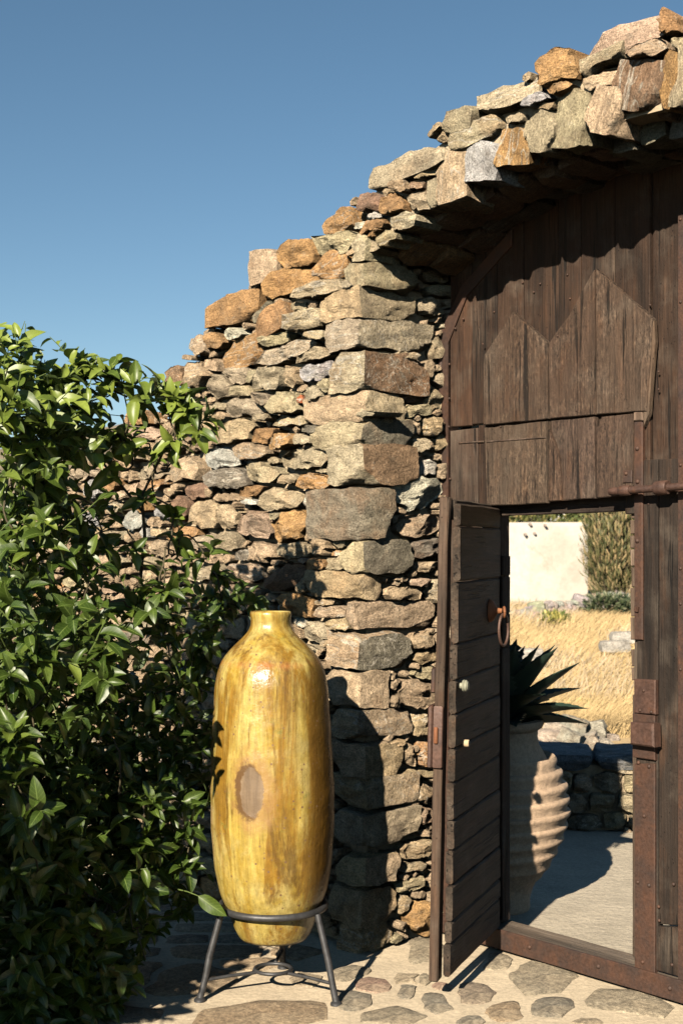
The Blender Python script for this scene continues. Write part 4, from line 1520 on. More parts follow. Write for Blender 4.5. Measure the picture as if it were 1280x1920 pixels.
M_IRON = mat_plain('black_iron', (.06, .06, .062), .5, .35, 40, .0015, .5, .55)
stand = thing('iron_stand', 'dark three-legged iron stand holding up the tall yellow jar', 'stand', tuple(JC))
RZ = .292
m = MB()
m.tube([V((JC.x + .176 * math.cos(t), JC.y + .176 * math.sin(t), RZ)) for t in [6.2832 * k / 48 for k in range(49)]], .0115, 10, False)
m.build('ring', M_IRON, stand, 60)
feet = []
for k, ang in enumerate((-155, -35, 85)):
    a = math.radians(ang)
    ft = JC + V((math.cos(a) * .262, math.sin(a) * .262, .006))
    tp = JC + V((math.cos(a) * .186, math.sin(a) * .186, RZ - .004))
    mid = ft.lerp(tp, .5) + V((math.cos(a) * .004, math.sin(a) * .004, 0))
    m = MB()
    m.tube([ft, ft.lerp(tp, .25) + V((.001, 0, 0)), mid, tp], [.0118, .0112, .0112, .0108], 12)
    lg = m.build('leg', M_IRON, stand, 60)
    m = MB()
    m.lathe([(.0001, .016), (.012, .015), (.019, .009), (.020, .002), (.0001, 0)], 14, (ft.x, ft.y, -.001))
    m.build('foot', M_IRON, lg, 40)
    feet.append((ft, tp, a))
ctr = JC + Z * .075
for ft, tp, a in feet:
    p1 = ft.lerp(tp, .22)
    p0 = ctr + V((math.cos(a) * .062, math.sin(a) * .062, -.004 + .008 * (a > 0)))
    m = MB()
    m.tube([p0, p0.lerp(p1, .5) + Z * .002, p1], [.0062, .006, .0062], 8)
    m.build('stretcher', M_IRON, stand, 60)
m = MB()
m.tube([V((ctr.x + .062 * math.cos(t), ctr.y + .062 * math.sin(t), ctr.z)) for t in [6.2832 * k / 28 for k in range(29)]], .0065, 8, False)
m.build('small_ring', M_IRON, stand, 60)

# ================================================================== THE LEMON TREE
M_LEAF = mat_leaf('citrus_leaf', (.030, .062, .008), (.055, .085, .022))
M_BARK = mat_plain('green_brown_bark', (.075, .062, .035), .85, .4, 60, .004)
M_TWIG = mat_plain('green_twig', (.085, .12, .03), .6, .3, 60, .001)
tree = thing('lemon_tree', 'leafy glossy green citrus tree growing against the stone wall, dark inside its lower branches', 'tree', (-1.15, 5.0, 0))


def leaf_geo(L, W, fold, curl, wavy, seed, nl=8, nw=2):
    rr = random.Random(seed)
    v, f, at = [], [], []
    ph = rr.uniform(0, 6)
    for i in range(nl + 1):
        t = i / nl
        w = W * (math.sin(math.pi * min(1, t ** .78)) ** .75) * (1 - .12 * t) if 0 < t < 1 else (.05 * W if t == 0 else .01 * W)
        y = L * t
        z = curl * L * (t ** 2) * -.5 + .06 * L * math.sin(3 * t)
        for j in range(-nw, nw + 1):
            s_ = j / nw
            x = s_ * w / 2
            zz_ = z + abs(s_) ** 1.4 * w * fold + wavy * L * math.sin(t * 13 + ph + (3 if s_ > 0 else 0)) * abs(s_) ** 2 * .6
            v.append((x, y, zz_))
            at.append((t, s_))
    n = 2 * nw + 1
    for i in range(nl):
        for j in range(n - 1):
            a = i * n + j
            f.append((a, a + 1, a + n + 1, a + n))
    return v, f, at


LEAF = [leaf_geo(1, R.uniform(.44, .56), R.uniform(.05, .38), R.uniform(-.1, .6), R.uniform(.01, .05), 50 + i) for i in range(9)]
LEAF_ME = []
for i, (v, f, at) in enumerate(LEAF):
    me = bpy.data.meshes.new('leaf')
    me.from_pydata(v, [], f)
    me.materials.append(M_LEAF)
    me.polygons.foreach_set('use_smooth', [True] * len(me.polygons))
    ly = me.attributes.new('leafuv', 'FLOAT_VECTOR', 'POINT')
    ly.data.foreach_set('vector', [c for (a, b) in at for c in (a, b, 0.0)])
    LEAF_ME.append(me)
allL = []      # (matrix, kind, importance)


def leaf_matrix(p, dirv, up, L):
    y = dirv.normalized()
    z = (up - y * up.dot(y))
    if z.length < 1e-3:
        z = y.orthogonal()
    z.normalize()
    x = y.cross(z)
    M = Matrix((x * L, y * L, z * L)).transposed().to_4x4()
    M.translation = p
    return M


def P3(px, py, d):
    return EYE + ray(px, py) * d


def rdir(rng=R):
    while True:
        q = V((rng.uniform(-1, 1), rng.uniform(-1, 1), rng.uniform(-1, 1)))
        if .1 < q.length < 1:
            return q.normalized()


BASE = V((-1.15, 5.0, 0))
wood = MB()
twigs = MB()


def shoot(c, rad, nl, size=.075, up=.5, front_=0.5, young_lit=.4):
    """a twig inside the ball (c, rad) with leaves set alternately along it"""
    d = (rdir() + Z * up + V((.1, -.25, 0))).normalized()
    L = R.uniform(.7, 1.5) * rad
    p = c + rdir() * rad * R.uniform(.1, .8)
    pts = [p]
    for i in range(4):
        d = (d + rdir() * .22 + Z * .04).normalized()
        pts.append(pts[-1] + d * L / 4)
    twigs.tube(pts, [.0028, .0025, .002, .0017, .0012], 5)
    a = R.uniform(0, 6)
    for k in range(nl):
        t = (k + .6) / nl * 4
        i = min(3, int(t))
        q = pts[i].lerp(pts[i + 1], t - i)
        ax = (pts[i + 1] - pts[i]).normalized()
        o1 = ax.orthogonal().normalized()
        o2 = ax.cross(o1)
        a += 2.4
        side = o1 * math.cos(a) + o2 * math.sin(a)
        dv = (side + ax * R.uniform(.3, .9) - Z * R.uniform(0, .45)).normalized()
        upv = (ax * .6 + Z * .7 + V((-.35, -.9, 0)) * front_ + rdir() * .45)
        sz = size * R.uniform(.6, 1.3) * (1.0 if k < nl - 2 else .7)
        allL.append((leaf_matrix(q, dv, upv, sz), R.randrange(9), q, min(1.0, max(0.0, R.gauss(young_lit, .2) + (.15 if k >= nl - 2 else 0)))))


def limb(a, b, r0, r1, sag=.15, n=7):
    pts = []
    o = rdir() * .06
    for i in range(n + 1):
        t = i / n
        p = a.lerp(b, t)
        p = p + V((0, 0, sag * math.sin(math.pi * t))) + o * math.sin(math.pi * t) + rdir() * .006
        pts.append(p)
    wood.tube(pts, [r0 + (r1 - r0) * i / n for i in range(n + 1)], 6)


BL = [  # x, y, depth, radius, shoots
    (25, 690, 4.3, .10, 8), (0, 760, 4.2, .15, 14), (85, 745, 4.4, .13, 12), (60, 820, 4.3, .15, 14), (205, 715, 4.5, .07, 5), (160, 690, 4.5, .05, 2), (150, 775, 4.5, .13, 11),
    (235, 745, 4.5, .07, 5), (125, 850, 4.5, .14, 10), (215, 810, 4.6, .07, 4), (20, 900, 4.3, .17, 14), (100, 930, 4.5, .14, 8), (190, 850, 4.6, .08, 4),
    (362, 785, 4.6, .06, 6), (315, 765, 4.6, .05, 3), (285, 745, 4.6, .05, 3), (330, 830, 4.6, .05, 3), (290, 885, 4.7, .04, 1), (250, 860, 4.7, .06, 2),
    (295, 940, 4.7, .05, 2), (215, 965, 4.7, .05, 2), (330, 960, 4.8, .03, 1), (190, 1000, 4.6, .07, 2), (250, 1050, 4.7, .06, 3), (330, 1040, 4.8, .07, 3), (390, 1045, 4.8, .06, 3),
    (60, 1030, 4.3, .17, 15), (130, 1060, 4.4, .13, 10), (30, 1130, 4.2, .17, 15), (150, 1150, 4.4, .14, 12), (90, 1210, 4.2, .16, 15), (15, 1270, 4.1, .13, 10),
    (190, 1240, 4.2, .10, 8), (245, 1150, 4.6, .10, 7), (60, 1330, 4.2, .12, 8), (300, 1110, 4.7, .09, 5),
    (420, 1135, 4.85, .07, 6), (470, 1130, 4.95, .04, 3), (385, 1180, 4.75, .07, 6), (365, 1230, 4.8, .08, 6), (310, 1190, 4.8, .08, 5), (330, 1280, 4.8, .07, 4), (400, 1090, 4.9, .05, 3),
    (30, 1470, 4.1, .07, 4), (55, 1540, 4.1, .06, 3), (15, 1420, 4.1, .07, 4), (205, 1385, 4.4, .03, 1), (225, 1490, 4.5, .05, 2), (285, 1515, 4.5, .06, 4), (330, 1520, 4.5, .06, 4),
    (265, 1590, 4.45, .06, 4), (330, 1570, 4.5, .05, 3), (300, 1640, 4.5, .06, 4), (250, 1670, 4.5, .06, 4), (345, 1625, 4.5, .05, 4), (200, 1690, 4.5, .04, 1), (160, 1650, 4.5, .03, 1),
    (270, 1740, 4.55, .03, 1), (270, 1800, 4.6, .02, 1),
]
DKB = [(60, 1400, 4.9, .26, 30), (180, 1330, 4.95, .24, 26), (290, 1340, 5.0, .18, 14), (90, 1560, 4.9, .26, 30), (210, 1500, 4.95, .22, 22), (310, 1450, 5.05, .16, 12),
       (60, 1700, 4.8, .24, 26), (180, 1660, 4.9, .22, 20), (280, 1620, 5.0, .16, 12), (150, 1250, 4.9, .2, 16), (50, 1180, 4.8, .22, 16), (20, 1820, 4.7, .2, 16), (150, 1790, 4.85, .18, 14),
       (350, 1380, 5.05, .1, 6), (-80, 1100, 4.6, .35, 45), (-80, 1400, 4.6, .35, 45), (-80, 800, 4.5, .3, 35), (-90, 1700, 4.6, .3, 35), (370, 1500, 5.1, .08, 5), (60, 1000, 4.8, .2, 10), (340, 1700, 5.1, .08, 4), (250, 1740, 4.95, .1, 6), (100, 1850, 4.75, .16, 14), (200, 1840, 4.85, .12, 10), (20, 1500, 4.7, .2, 18), (140, 1450, 4.8, .2, 20), (240, 1420, 5.0, .16, 14), (20, 1900, 4.35, .16, 26), (110, 1890, 4.45, .15, 24), (190, 1880, 4.6, .12, 16), (60, 1790, 4.35, .16, 24), (150, 1800, 4.5, .14, 18), (40, 1650, 4.4, .17, 24), (130, 1580, 4.5, .16, 20), (230, 1560, 4.95, .16, 14), (120, 1720, 4.8, .2, 18), (-40, 1600, 4.4, .25, 30), (120, 1000, 4.8, .16, 12), (100, 860, 4.7, .16, 12)]
nodes = [(BASE + V((.0, 0, .55)), .02), (BASE + V((.15, .03, .7)), .018), (BASE + V((-.2, .0, .7)), .018)]
BL = [(x, y, d + (.2 if (x > 335 and 1080 < y < 1320) else 0), r_, n) for (x, y, d, r_, n) in BL]
BL = [(x, y, (4.82 if x > 285 else 4.68) if (y > 1300 and x > 195) else d, r_, n) for (x, y, d, r_, n) in BL]
jobs = [(P3(x, y, d), r_, n, y, x, d, False) for (x, y, d, r_, n) in BL] + [(P3(x, y, d), r_, n, y, x, d, True) for (x, y, d, r_, n) in DKB]
jobs.sort(key=lambda t: (t[0] - nodes[0][0]).length)
for (c, r_, n, y, x, d, dk) in jobs:
    best = min(nodes, key=lambda q: (q[0] - c).length * (1.0 if q[0].z < c.z else 1.35))
    r0 = min(best[1], .004 + .0012 * n)
    limb(best[0], c, r0, max(.0025, r0 * .55), R.uniform(-.02, .05))
    nodes.append((c, max(.0035, r0 * .6)))
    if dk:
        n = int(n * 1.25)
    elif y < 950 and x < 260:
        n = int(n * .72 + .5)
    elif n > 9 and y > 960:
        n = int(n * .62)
    young_lit = .05 if dk else (.74 if y < 900 else (.36 if y < 1080 else .18))  # upper leaves paler as new growth and sunlight; lower and inner painted dark as shade
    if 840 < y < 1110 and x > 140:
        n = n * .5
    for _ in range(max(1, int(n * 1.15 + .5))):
        shoot(c, r_, R.choice((5, 6, 7, 8)), .080 if d < 4.7 else .072, young_lit=young_lit)
# leader that carries the high spray on the right
for path, r_ in (([(262, 1100, 4.75), (272, 1000, 4.72), (268, 960, 4.72), (240, 925, 4.7), (195, 870, 4.65), (180, 830, 4.6)], .006),
                 ([(272, 1010, 4.72), (266, 930, 4.68), (300, 860, 4.62), (330, 800, 4.6)], .0055)):
    wood.tube([P3(*p) for p in path], [r_ * (1 - .5 * i / len(path)) for i in range(len(path))], 7)
for (x, y) in ((372, 1680), (20, 1480), (190, 1255), (30, 1500), (70, 1515)):
    dd_ = 4.7 if x > 300 else 4.3
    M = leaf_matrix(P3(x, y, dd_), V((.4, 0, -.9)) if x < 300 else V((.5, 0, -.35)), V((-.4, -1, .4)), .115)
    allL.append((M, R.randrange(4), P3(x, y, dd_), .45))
twigs.tube([P3(300, 1640, 4.8), P3(335, 1668, 4.76), P3(352, 1672, 4.72), P3(372, 1680, 4.7)], [.003, .0025, .002, .0015], 5)
m = MB()
for dx, dy, h in ((0, 0, 1.0), (.1, .06, .9), (-.12, .03, .8)):
    b = BASE + V((dx * .5, dy, -.03))
    m.tube([b, b + V((dx * .3, 0, .3)), b + V((dx, dy, .6)), b + V((dx * 1.5, dy - .05, h))], [.032, .026, .02, .012], 9)
m.build('trunk', M_BARK, tree, 60)
kind(wood.build('branches', M_BARK, tree, 60), 'stuff')
kind(twigs.build('twigs', M_TWIG, tree, 60), 'stuff')

# leaves: the ones that show largest are parts, the rest one mass
scored = []
for (M, k, q, yl) in allL:
    px, py = 640 + F * q.x / q.y, HY - F * (q.z - 1.5) / q.y
    nrm = (M.to_3x3() @ V((0, 0, 1))).normalized()
    L = (M.to_3x3() @ V((0, 1, 0))).length
    sc_ = L / q.y * (.3 + abs(nrm.y)) * (1.0 if (0 < px < 520 and 620 < py < 1850) else 0) * (2.2 if q.y < 4.62 else .8)
    scored.append((sc_, R.random(), M, k, q, yl))
scored.sort(key=lambda t: -t[0])
for (_, _, M, k, q, yl) in scored[:300]:
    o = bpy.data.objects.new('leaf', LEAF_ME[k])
    o.color = (yl, yl, yl, 1)
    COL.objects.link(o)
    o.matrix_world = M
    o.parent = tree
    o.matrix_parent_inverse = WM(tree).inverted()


def mass(name, items, mat, parent, geos=LEAF):
    vs, fs, ats = [], [], []
    base = 0
    for it_ in items:
        M, k = it_[0], it_[1]
        v, f, at = geos[k]
        A = np.array(M)
        P = np.c_[np.array(v), np.ones(len(v))] @ A.T
        vs.append(P[:, :3])
        fs.append(np.array(f) + base)
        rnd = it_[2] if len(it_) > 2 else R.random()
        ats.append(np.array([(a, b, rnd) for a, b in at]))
        base += len(v)
    vs = np.concatenate(vs)
    c = vs.mean(0)
    fs = np.concatenate(fs)
    me = bpy.data.meshes.new(name)
    me.vertices.add(len(vs))
    me.vertices.foreach_set('co', (vs - c).ravel())
    me.loops.add(fs.size)
    me.loops.foreach_set('vertex_index', fs.ravel())
    me.polygons.add(len(fs))
    w = fs.shape[1]
    me.polygons.foreach_set('loop_start', np.arange(0, fs.size, w))
    me.polygons.foreach_set('loop_total', np.full(len(fs), w))
    me.update(calc_edges=True)
    me.polygons.foreach_set('use_smooth', [True] * len(fs))
    ly = me.attributes.new('leafuv', 'FLOAT_VECTOR', 'POINT')
    ly.data.foreach_set('vector', np.concatenate(ats).ravel())
    me.materials.append(mat)
    o = bpy.data.objects.new(name, me)
    COL.objects.link(o)
    o.color = (0, 0, 0, 1)
    o.location = c
    if parent:
        o.parent = parent
        o.matrix_parent_inverse = WM(parent).inverted()
    return kind(o, 'stuff')


mass('foliage', [(M, k, yl) for (_, _, M, k, q, yl) in scored[300:]], M_LEAF, tree)
print('leaves', len(allL))

# unseen bush added beside the viewer to throw shade over the foot of the tree
bush = thing('added_shade_bush', 'unseen leafy bush added beside the viewer to shade the foot of the tree', 'bush', (-2.05, 2.95, 0))
items = []
BC = V((-2.02, 2.95, .98))
for lobe, (lx, ly, lz), cnt in ((BC, (.56, .75, .93), 2600), (V((-1.60, 3.40, .76)), (.52, .5, .74), 2600)):
    for _ in range(cnt):
        d = rdir()
        rr_ = R.uniform(.4, 1.0)
        q = lobe + V((d.x * lx * rr_, d.y * ly * rr_, d.z * lz * rr_))
        items.append((leaf_matrix(q, (d + rdir() * .6), d + Z * .5 + rdir() * .4, R.uniform(.08, .12)), R.randrange(9)))
mass('foliage', items, M_LEAF, bush)
m = MB()
for k in range(9):
    e = BC + V((R.uniform(-.35, .35), R.uniform(-.35, .35), R.uniform(0, .5)))
    b0 = V((BC.x + R.uniform(-.03, .03), BC.y, -.02))
    m.tube([b0, b0.lerp(e, .4) + Z * .1, e], [.02, .014, .005], 6)
m.build('stem', M_BARK, bush, 60)

# ================================================================== THE YARD BEYOND
M_TERRA = mat_mortar('weathered_terracotta', (.36, .255, .17), .8)
PC = V((.645, 5.93, 0))
pith = thing('ribbed_jar', 'big pale terracotta jar with raised ribs holding a spiky agave, behind the door', 'jar', (PC.x, PC.y, .006))
prof = [(.0001, .004), (.135, .0), (.140, .012), (.138, .05), (.150, .09), (.165, .12)]
ribs = [(.165, .205), (.205, .245), (.245, .285), (.285, .325), (.325, .37), (.37, .415), (.415, .46), (.46, .51), (.51, .56), (.56, .61)]
rad = {0: .170, .12: .180, .2: .232, .3: .278, .4: .298, .5: .288, .6: .250, .66: .208}


def prad(z):
    ks = sorted(rad)
    for a, b in zip(ks, ks[1:]):
        if a <= z <= b:
            return rad[a] + (rad[b] - rad[a]) * (z - a) / (b - a)
    return .2


z = .14
while z < .60:
    step = .056
    prof += [(prad(z) - .004, z), (prad(z + .01) - .004, z + step * .3), (prad(z + .02) + .007, z + step * .58), (prad(z + .03) + .010, z + step * .78), (prad(z + .035) + .007, z + step * .92)]
    z += step
prof += [(.212, .620), (.196, .650), (.176, .685), (.170, .72), (.172, .745), (.190, .757), (.197, .772), (.193, .787), (.165, .790), (.15, .75), (.0001, .745)]
m = MB()
m.lathe(prof, 72, (0, 0, 0), lambda q, a: V((q.x * (1 + .010 * noise.noise(V((a, q.z * 5, 0)))), q.y * (1 + .010 * noise.noise(V((a, q.z * 5, 3)))), q.z + .002 * math.sin(a * 2 + q.z * 9))))
mesh_obj('jar_body', m.v, m.f, M_TERRA, pith, Matrix.Translation((PC.x, PC.y, .006)), 50)
agave = thing('agave', 'dark spiky agave rosette growing from the ribbed terracotta jar', 'plant', (PC.x, PC.y, .75))
M_AGAVE = mat_plain('agave_flesh', (.022, .040, .028), .55, .25, 20, .002)
for k in range(34):
    ga = k * 2.39996
    el = math.radians(12 + 66 * (k / 34) ** .9)
    L = R.uniform(.33, .42) * (1.0 if k < 24 else .85)
    v, f = [], []
    nseg = 22
    base_w = .15
    for i in range(nseg + 1):
        t = i / nseg
        w = base_w * (.62 + 1.1 * t * (1 - t) * 1.6) * (1 - t ** 2.6) + .0012
        tooth = (.018 if i % 2 else 0) * (1 if .12 < t < .9 else 0)
        x = L * t
        bend = -.16 * L * t * t * (1.2 if el < .6 else .2)
        for j in (-1, -.6, 0, .6, 1):
            ww = w * j / 2 * 2 * .5 + (tooth * j if abs(j) == 1 else 0)
            thick = .018 * (1 - t)
            v.append((x, ww, bend + abs(j) ** 2 * w * .26 - (thick if abs(j) < .9 else 0) * 0))
        for j in (-.6, 0, .6):
            v.append((x - .001, w * j / 2, bend + abs(j) ** 2 * w * .26 - .014 * (1 - t) - .001))
    for i in range(nseg):
        a = i * 8
        for j in range(4):
            f.append((a + j, a + j + 1, a + j + 9, a + j + 8))
        f += [(a, a + 8, a + 13, a + 5), (a + 5, a + 13, a + 14, a + 6), (a + 6, a + 14, a + 15, a + 7), (a + 7, a + 15, a + 12, a + 4)]
    M = Matrix.Translation((PC.x + .03 * math.cos(ga), PC.y + .03 * math.sin(ga), .765 + .002 * k)) @ Matrix.Rotation(ga, 4, 'Z') @ Matrix.Rotation(-el, 4, 'Y')
    mesh_obj('leaf', v, f, M_AGAVE, agave, M, 60)

# low rubble wall closing the yard, in the shade of the arch wall
lw = thing('low_stone_wall', 'low rubble wall with a broad slab on top closing the yard behind the ribbed jar', 'wall', (1.45, 7.75, 0))
LO = V((.72, 7.60, 0))
LX = V((1, -.10, 0)).normalized()
LN = V((.10, 1, 0)).normalized()
lc = fill([], lambda a, z: z < .34, .15, .09, 0.0, 2.3, .01, .36, 'gdgt')
lc += chips(lc, lambda a, z: z < .32, 0, 2.2, .02, .32, .05, 1.2, (.018, .03))
grow(lc)
lay_cells(lc, LO, LX, Z, -LN, lw, 'stone', M_ROCK, 120, back=.12)
m = MB()
vv = [LO + LX * a + LN * b + Z * z for b in (.04, .45) for (a, z) in ((-.02, -.05), (2.3, -.05), (2.3, .35), (-.02, .35))]
m.add(vv, [(0, 1, 2, 3), (7, 6, 5, 4), (0, 4, 5, 1), (1, 5, 6, 2), (2, 6, 7, 3), (3, 7, 4, 0)])
m.build('mortar_core', M_MORTAR, lw, None)
for (a, w, h) in ((.32, .62, .09), (.98, .70, .085), (1.66, .66, .09)):
    v, f = rock_box((w, .5, h), R.random() * 1e5, n=8, rough=.012)
    M = Matrix((LX, LN, Z)).transposed().to_4x4()
    M.translation = LO + LX * a + LN * .22 + Z * (.375)
    mesh_obj('cap_stone', v, f, M_ROCK, lw, M, 34, (.24, .25, .26, 1))

# dry field rising away
field = MB()
fx = [-60, -30, -15, -8, -4, -2] + [-1 + .5 * i for i in range(16)] + [8, 10, 14, 22, 35, 60]
fy = [9.5, 9.8] + [10 + .6 * i for i in range(30)] + [29, 32, 38, 48, 64, 90]
fz = lambda x, y: min(field_z(x, y), .9 + .01 * y) if y > 9.9 else -.02
field.add([(x, y, fz(x, y)) for y in fy for x in fx], [(j * len(fx) + i, j * len(fx) + i + 1, (j + 1) * len(fx) + i + 1, (j + 1) * len(fx) + i) for j in range(len(fy) - 1) for i in range(len(fx) - 1)])
M_FIELD = mat_mortar('dry_earth', (.42, .30, .155), 1.0)
kind(field.build('field', M_FIELD, None, 180), 'structure')
# straw grass
M_STRAW = mat_plain('straw', (.50, .36, .18), .75, .3, 3, 0.0, .2)
M_STRAW2 = mat_plain('grey_straw', (.42, .33, .22), .8, .3, 3, 0.0, .2)


def blades(name, n, mat, box, hmin, hmax, lean, dens=None, w=.004):
    vs = []
    for _ in range(n):
        y = box[2] + (box[3] - box[2]) * R.random() ** 1.15
        x = (box[0] + (box[1] - box[0]) * R.random()) * (y / 12.0)
        if dens and not dens(x, y):
            continue
        z0 = fz(x, y)
        h = R.uniform(hmin, hmax)
        a = R.uniform(0, 6.28)
        lx, ly = lean + R.gauss(0, .30), R.gauss(0, .28)
        wx, wy = math.cos(a) * w * (y / 10), math.sin(a) * w * (y / 10)
        m1 = (x + lx * h * .35, y + ly * h * .35, z0 + h * .6)
        tp = (x + lx * h, y + ly * h, z0 + h)
        vs += [(x - wx, y - wy, z0 - .01), (x + wx, y + wy, z0 - .01), (m1[0] + wx * .8, m1[1] + wy * .8, m1[2]), (m1[0] - wx * .8, m1[1] - wy * .8, m1[2]), (tp[0] + wx * .3, tp[1], tp[2]), (tp[0] - wx * .3, tp[1], tp[2])]
    n = len(vs) // 6
    f = []
    for i in range(n):
        k = 6 * i
        f += [(k, k + 1, k + 2, k + 3), (k + 3, k + 2, k + 4, k + 5)]
    o = mesh_obj(name, vs, f, mat, None, Matrix.Identity(4), 180)
    return kind(o, 'stuff')


def clump(x, y):
    return noise.noise(V((x * .9, y * .5, 4))) + R.uniform(-.5, .5) > -.12


blades('dry_grass', 110000, M_STRAW, (1.1, 2.9, 11.3, 24), .08, .24, .6, clump, .0022)
blades('dry_grass', 45000, M_STRAW, (-5.0, 1.1, 11.3, 26), .08, .26, .6, clump, .004)
blades('dry_grass', 45000, M_STRAW, (2.9, 9.0, 11.3, 26), .08, .26, .6, clump, .004)
blades('grey_grass', 9000, M_STRAW2, (1.1, 2.9, 11.3, 22), .12, .30, .2, lambda x, y: noise.noise(V((x * .6, y * .5, 14))) > .08, .004)

# rocks heaped by the field edge
for k, (px, py, d, w, h) in enumerate(((1032, 1392, 11.3, 62, 36), (1066, 1388, 11.2, 44, 30), (1096, 1395, 11.3, 50, 26), (1042, 1370, 11.6, 40, 22), (1070, 1366, 11.6, 46, 34), (1105, 1370, 11.7, 58, 26),
                                       (1014, 1384, 11.4, 34, 22), (1050, 1405, 11.1, 44, 20), (1085, 1408, 11.1, 40, 18), (1125, 1400, 11.4, 40, 24), (1140, 1388, 11.7, 34, 18), (1020, 1405, 11.0, 40, 22))):
    d -= .55
    c = P3(px, py, d)
    sc_ = d / F
    v, f = rock_box((w * sc_ * 1.05, h * sc_ * 1.2, h * sc_ * 1.3), 900 + k, n=7, rough=.018, rnd_=.2, skew=.15)
    M = Matrix.Translation(c) @ Matrix.Rotation(R.uniform(-.4, .4), 4, 'Y') @ Matrix.Rotation(R.uniform(-.6, .6), 4, 'Z')
    o = mesh_obj('field_rock', v, f, M_ROCK, None, M, 34, (.50 + R.uniform(-.05, .05), .44, .35, 1))
    pos = ['broad pale rock at the left foot of the rock heap behind the low wall', 'middle rock in the lower row of the rock heap', 'flat pale rock in the heap beside the straw grass', 'small tilted rock below the agave tips', 'tallest pointed rock on top of the rock heap',
           'wide grey rock on the right top of the heap below the green tuft', 'pale rock right behind the neck of the ribbed jar', 'low rock half hidden behind the slab of the low wall', 'small low rock behind the slab, under the flat pale one', 'grey rock in straw grass at the right end of the heap', 'small rock furthest right in the straw, past the heap', 'lowest rock of the heap, next to the neck of the ribbed jar'][k]
    tag(o, pos, 'rock', 'rocks heaped at the edge of the field')

# dry stone wall running below the building
dw = thing('field_wall', 'low tumbled dry stone wall running below the pale plaster building', 'wall', (2.8, 19.5, fz(2.8, 19.5)))
k = 0
for i in range(70):
    t = i / 69
    px = 940 + 235 * t
    py = 1158 - 42 * t ** 1.1 + (10 if i % 3 == 0 else -6 if i % 3 == 1 else 2) + R.uniform(-3, 3)
    d = 20.2 + 1.2 * t
    w = R.uniform(14, 30)
    h = w * R.uniform(.45, .8)
    v, f = rock_box((w * d / F, h * d / F * 1.1, h * d / F), 1200 + i, n=4, rough=.02, rnd_=.35, skew=.15)
    mesh_obj('stone', v, f, M_ROCK, dw, Matrix.Translation(P3(px, py, d)) @ Matrix.Rotation(R.uniform(-.4, .4), 4, 'Y'), 34, (*[c * R.uniform(.85, 1.1) for c in (.46, .41, .34)], 1))

# plaster building
M_PLAS, nt_, b_, _o = new_mat('pale_plaster')
s_ = NB(nt_)
co_ = s_.coord(rnd=False)
c_ = s_.mix(s_.rng(s_.noise(co_, 1.6, 5, .6), .4, .65), (.46, .425, .37), (.41, .36, .305))
c_ = s_.mix(s_.rng(s_.noise(co_, 1.9, 6, .7, .5), .58, .70, 0, .6), c_, (.33, .235, .18))
s_.put(b_.inputs['Base Color'], s_.mix(1.0, c_, s_.grey(s_.rng(s_.noise(co_, 9, 7, .7), .3, .7, .9, 1.08)), 'MULTIPLY'))
b_.inputs['Roughness'].default_value = .95
s_.put(b_.inputs['Normal'], s_.bump(s_.noise(co_, 3, 6, .6), .6, .05))
bd = thing('plaster_building', 'flat-roofed building with pale cream plaster walls, standing across the dry field', 'building', (3.0, 23, fz(3, 23)))
d0 = 22.5
X0, X1, X2 = P3(880, 1000, d0).x, P3(992, 1000, d0 - .1).x, P3(1101, 1000, d0).x
Zt = P3(1000, 979, d0).z
m = MB()
poly = [(X0, d0 + .8), (X1, d0 - .12), (X2, d0), (X2 + .35, d0 + 3.2), (X0, d0 + 4)]
n = len(poly)
lv = [-.4, .2, .8, Zt - .18, Zt - .06, Zt]
vv = []
for i, z in enumerate(lv):
    ins = .0 if i < 4 else (.015 if i == 4 else .06)
    for (x, y) in poly:
        vv.append((x + (ins if x < 3.4 else -ins), y + ins, z + .02 * noise.noise(V((x * 3, y, z)))))
ff = [(i * n + j, i * n + (j + 1) % n, (i + 1) * n + (j + 1) % n, (i + 1) * n + j) for i in range(len(lv) - 1) for j in range(n)]
ff.append(tuple((len(lv) - 1) * n + j for j in range(n)))
m.add(vv, ff)
m.build('wall', M_PLAS, bd, 20)
for (px, py) in ((994, 983), (1022, 985), (985, 1002), (1002, 1000), (1100, 985)):
    c = P3(px, py, d0 - .17)
    m = MB()
    m.tube([c, c + V((0, .25, 0))], .022, 8)
    m.build('drain_spout', mat_plain('dark_spout', (.25, .2, .17), .9) if 'dark_spout' not in bpy.data.materials else bpy.data.materials['dark_spout'], bd, 40)
m = MB()
c = P3(1066, 962, 60)
m.box((c.x, 60, c.z - .2), (1.4, 2.5, .9))
ob = m.build('far_building', mat_plain('white_wash', (.75, .72, .68), .9), None, 20)
tag(ob, 'tiny white house far off above the roof of the plaster building', 'building')


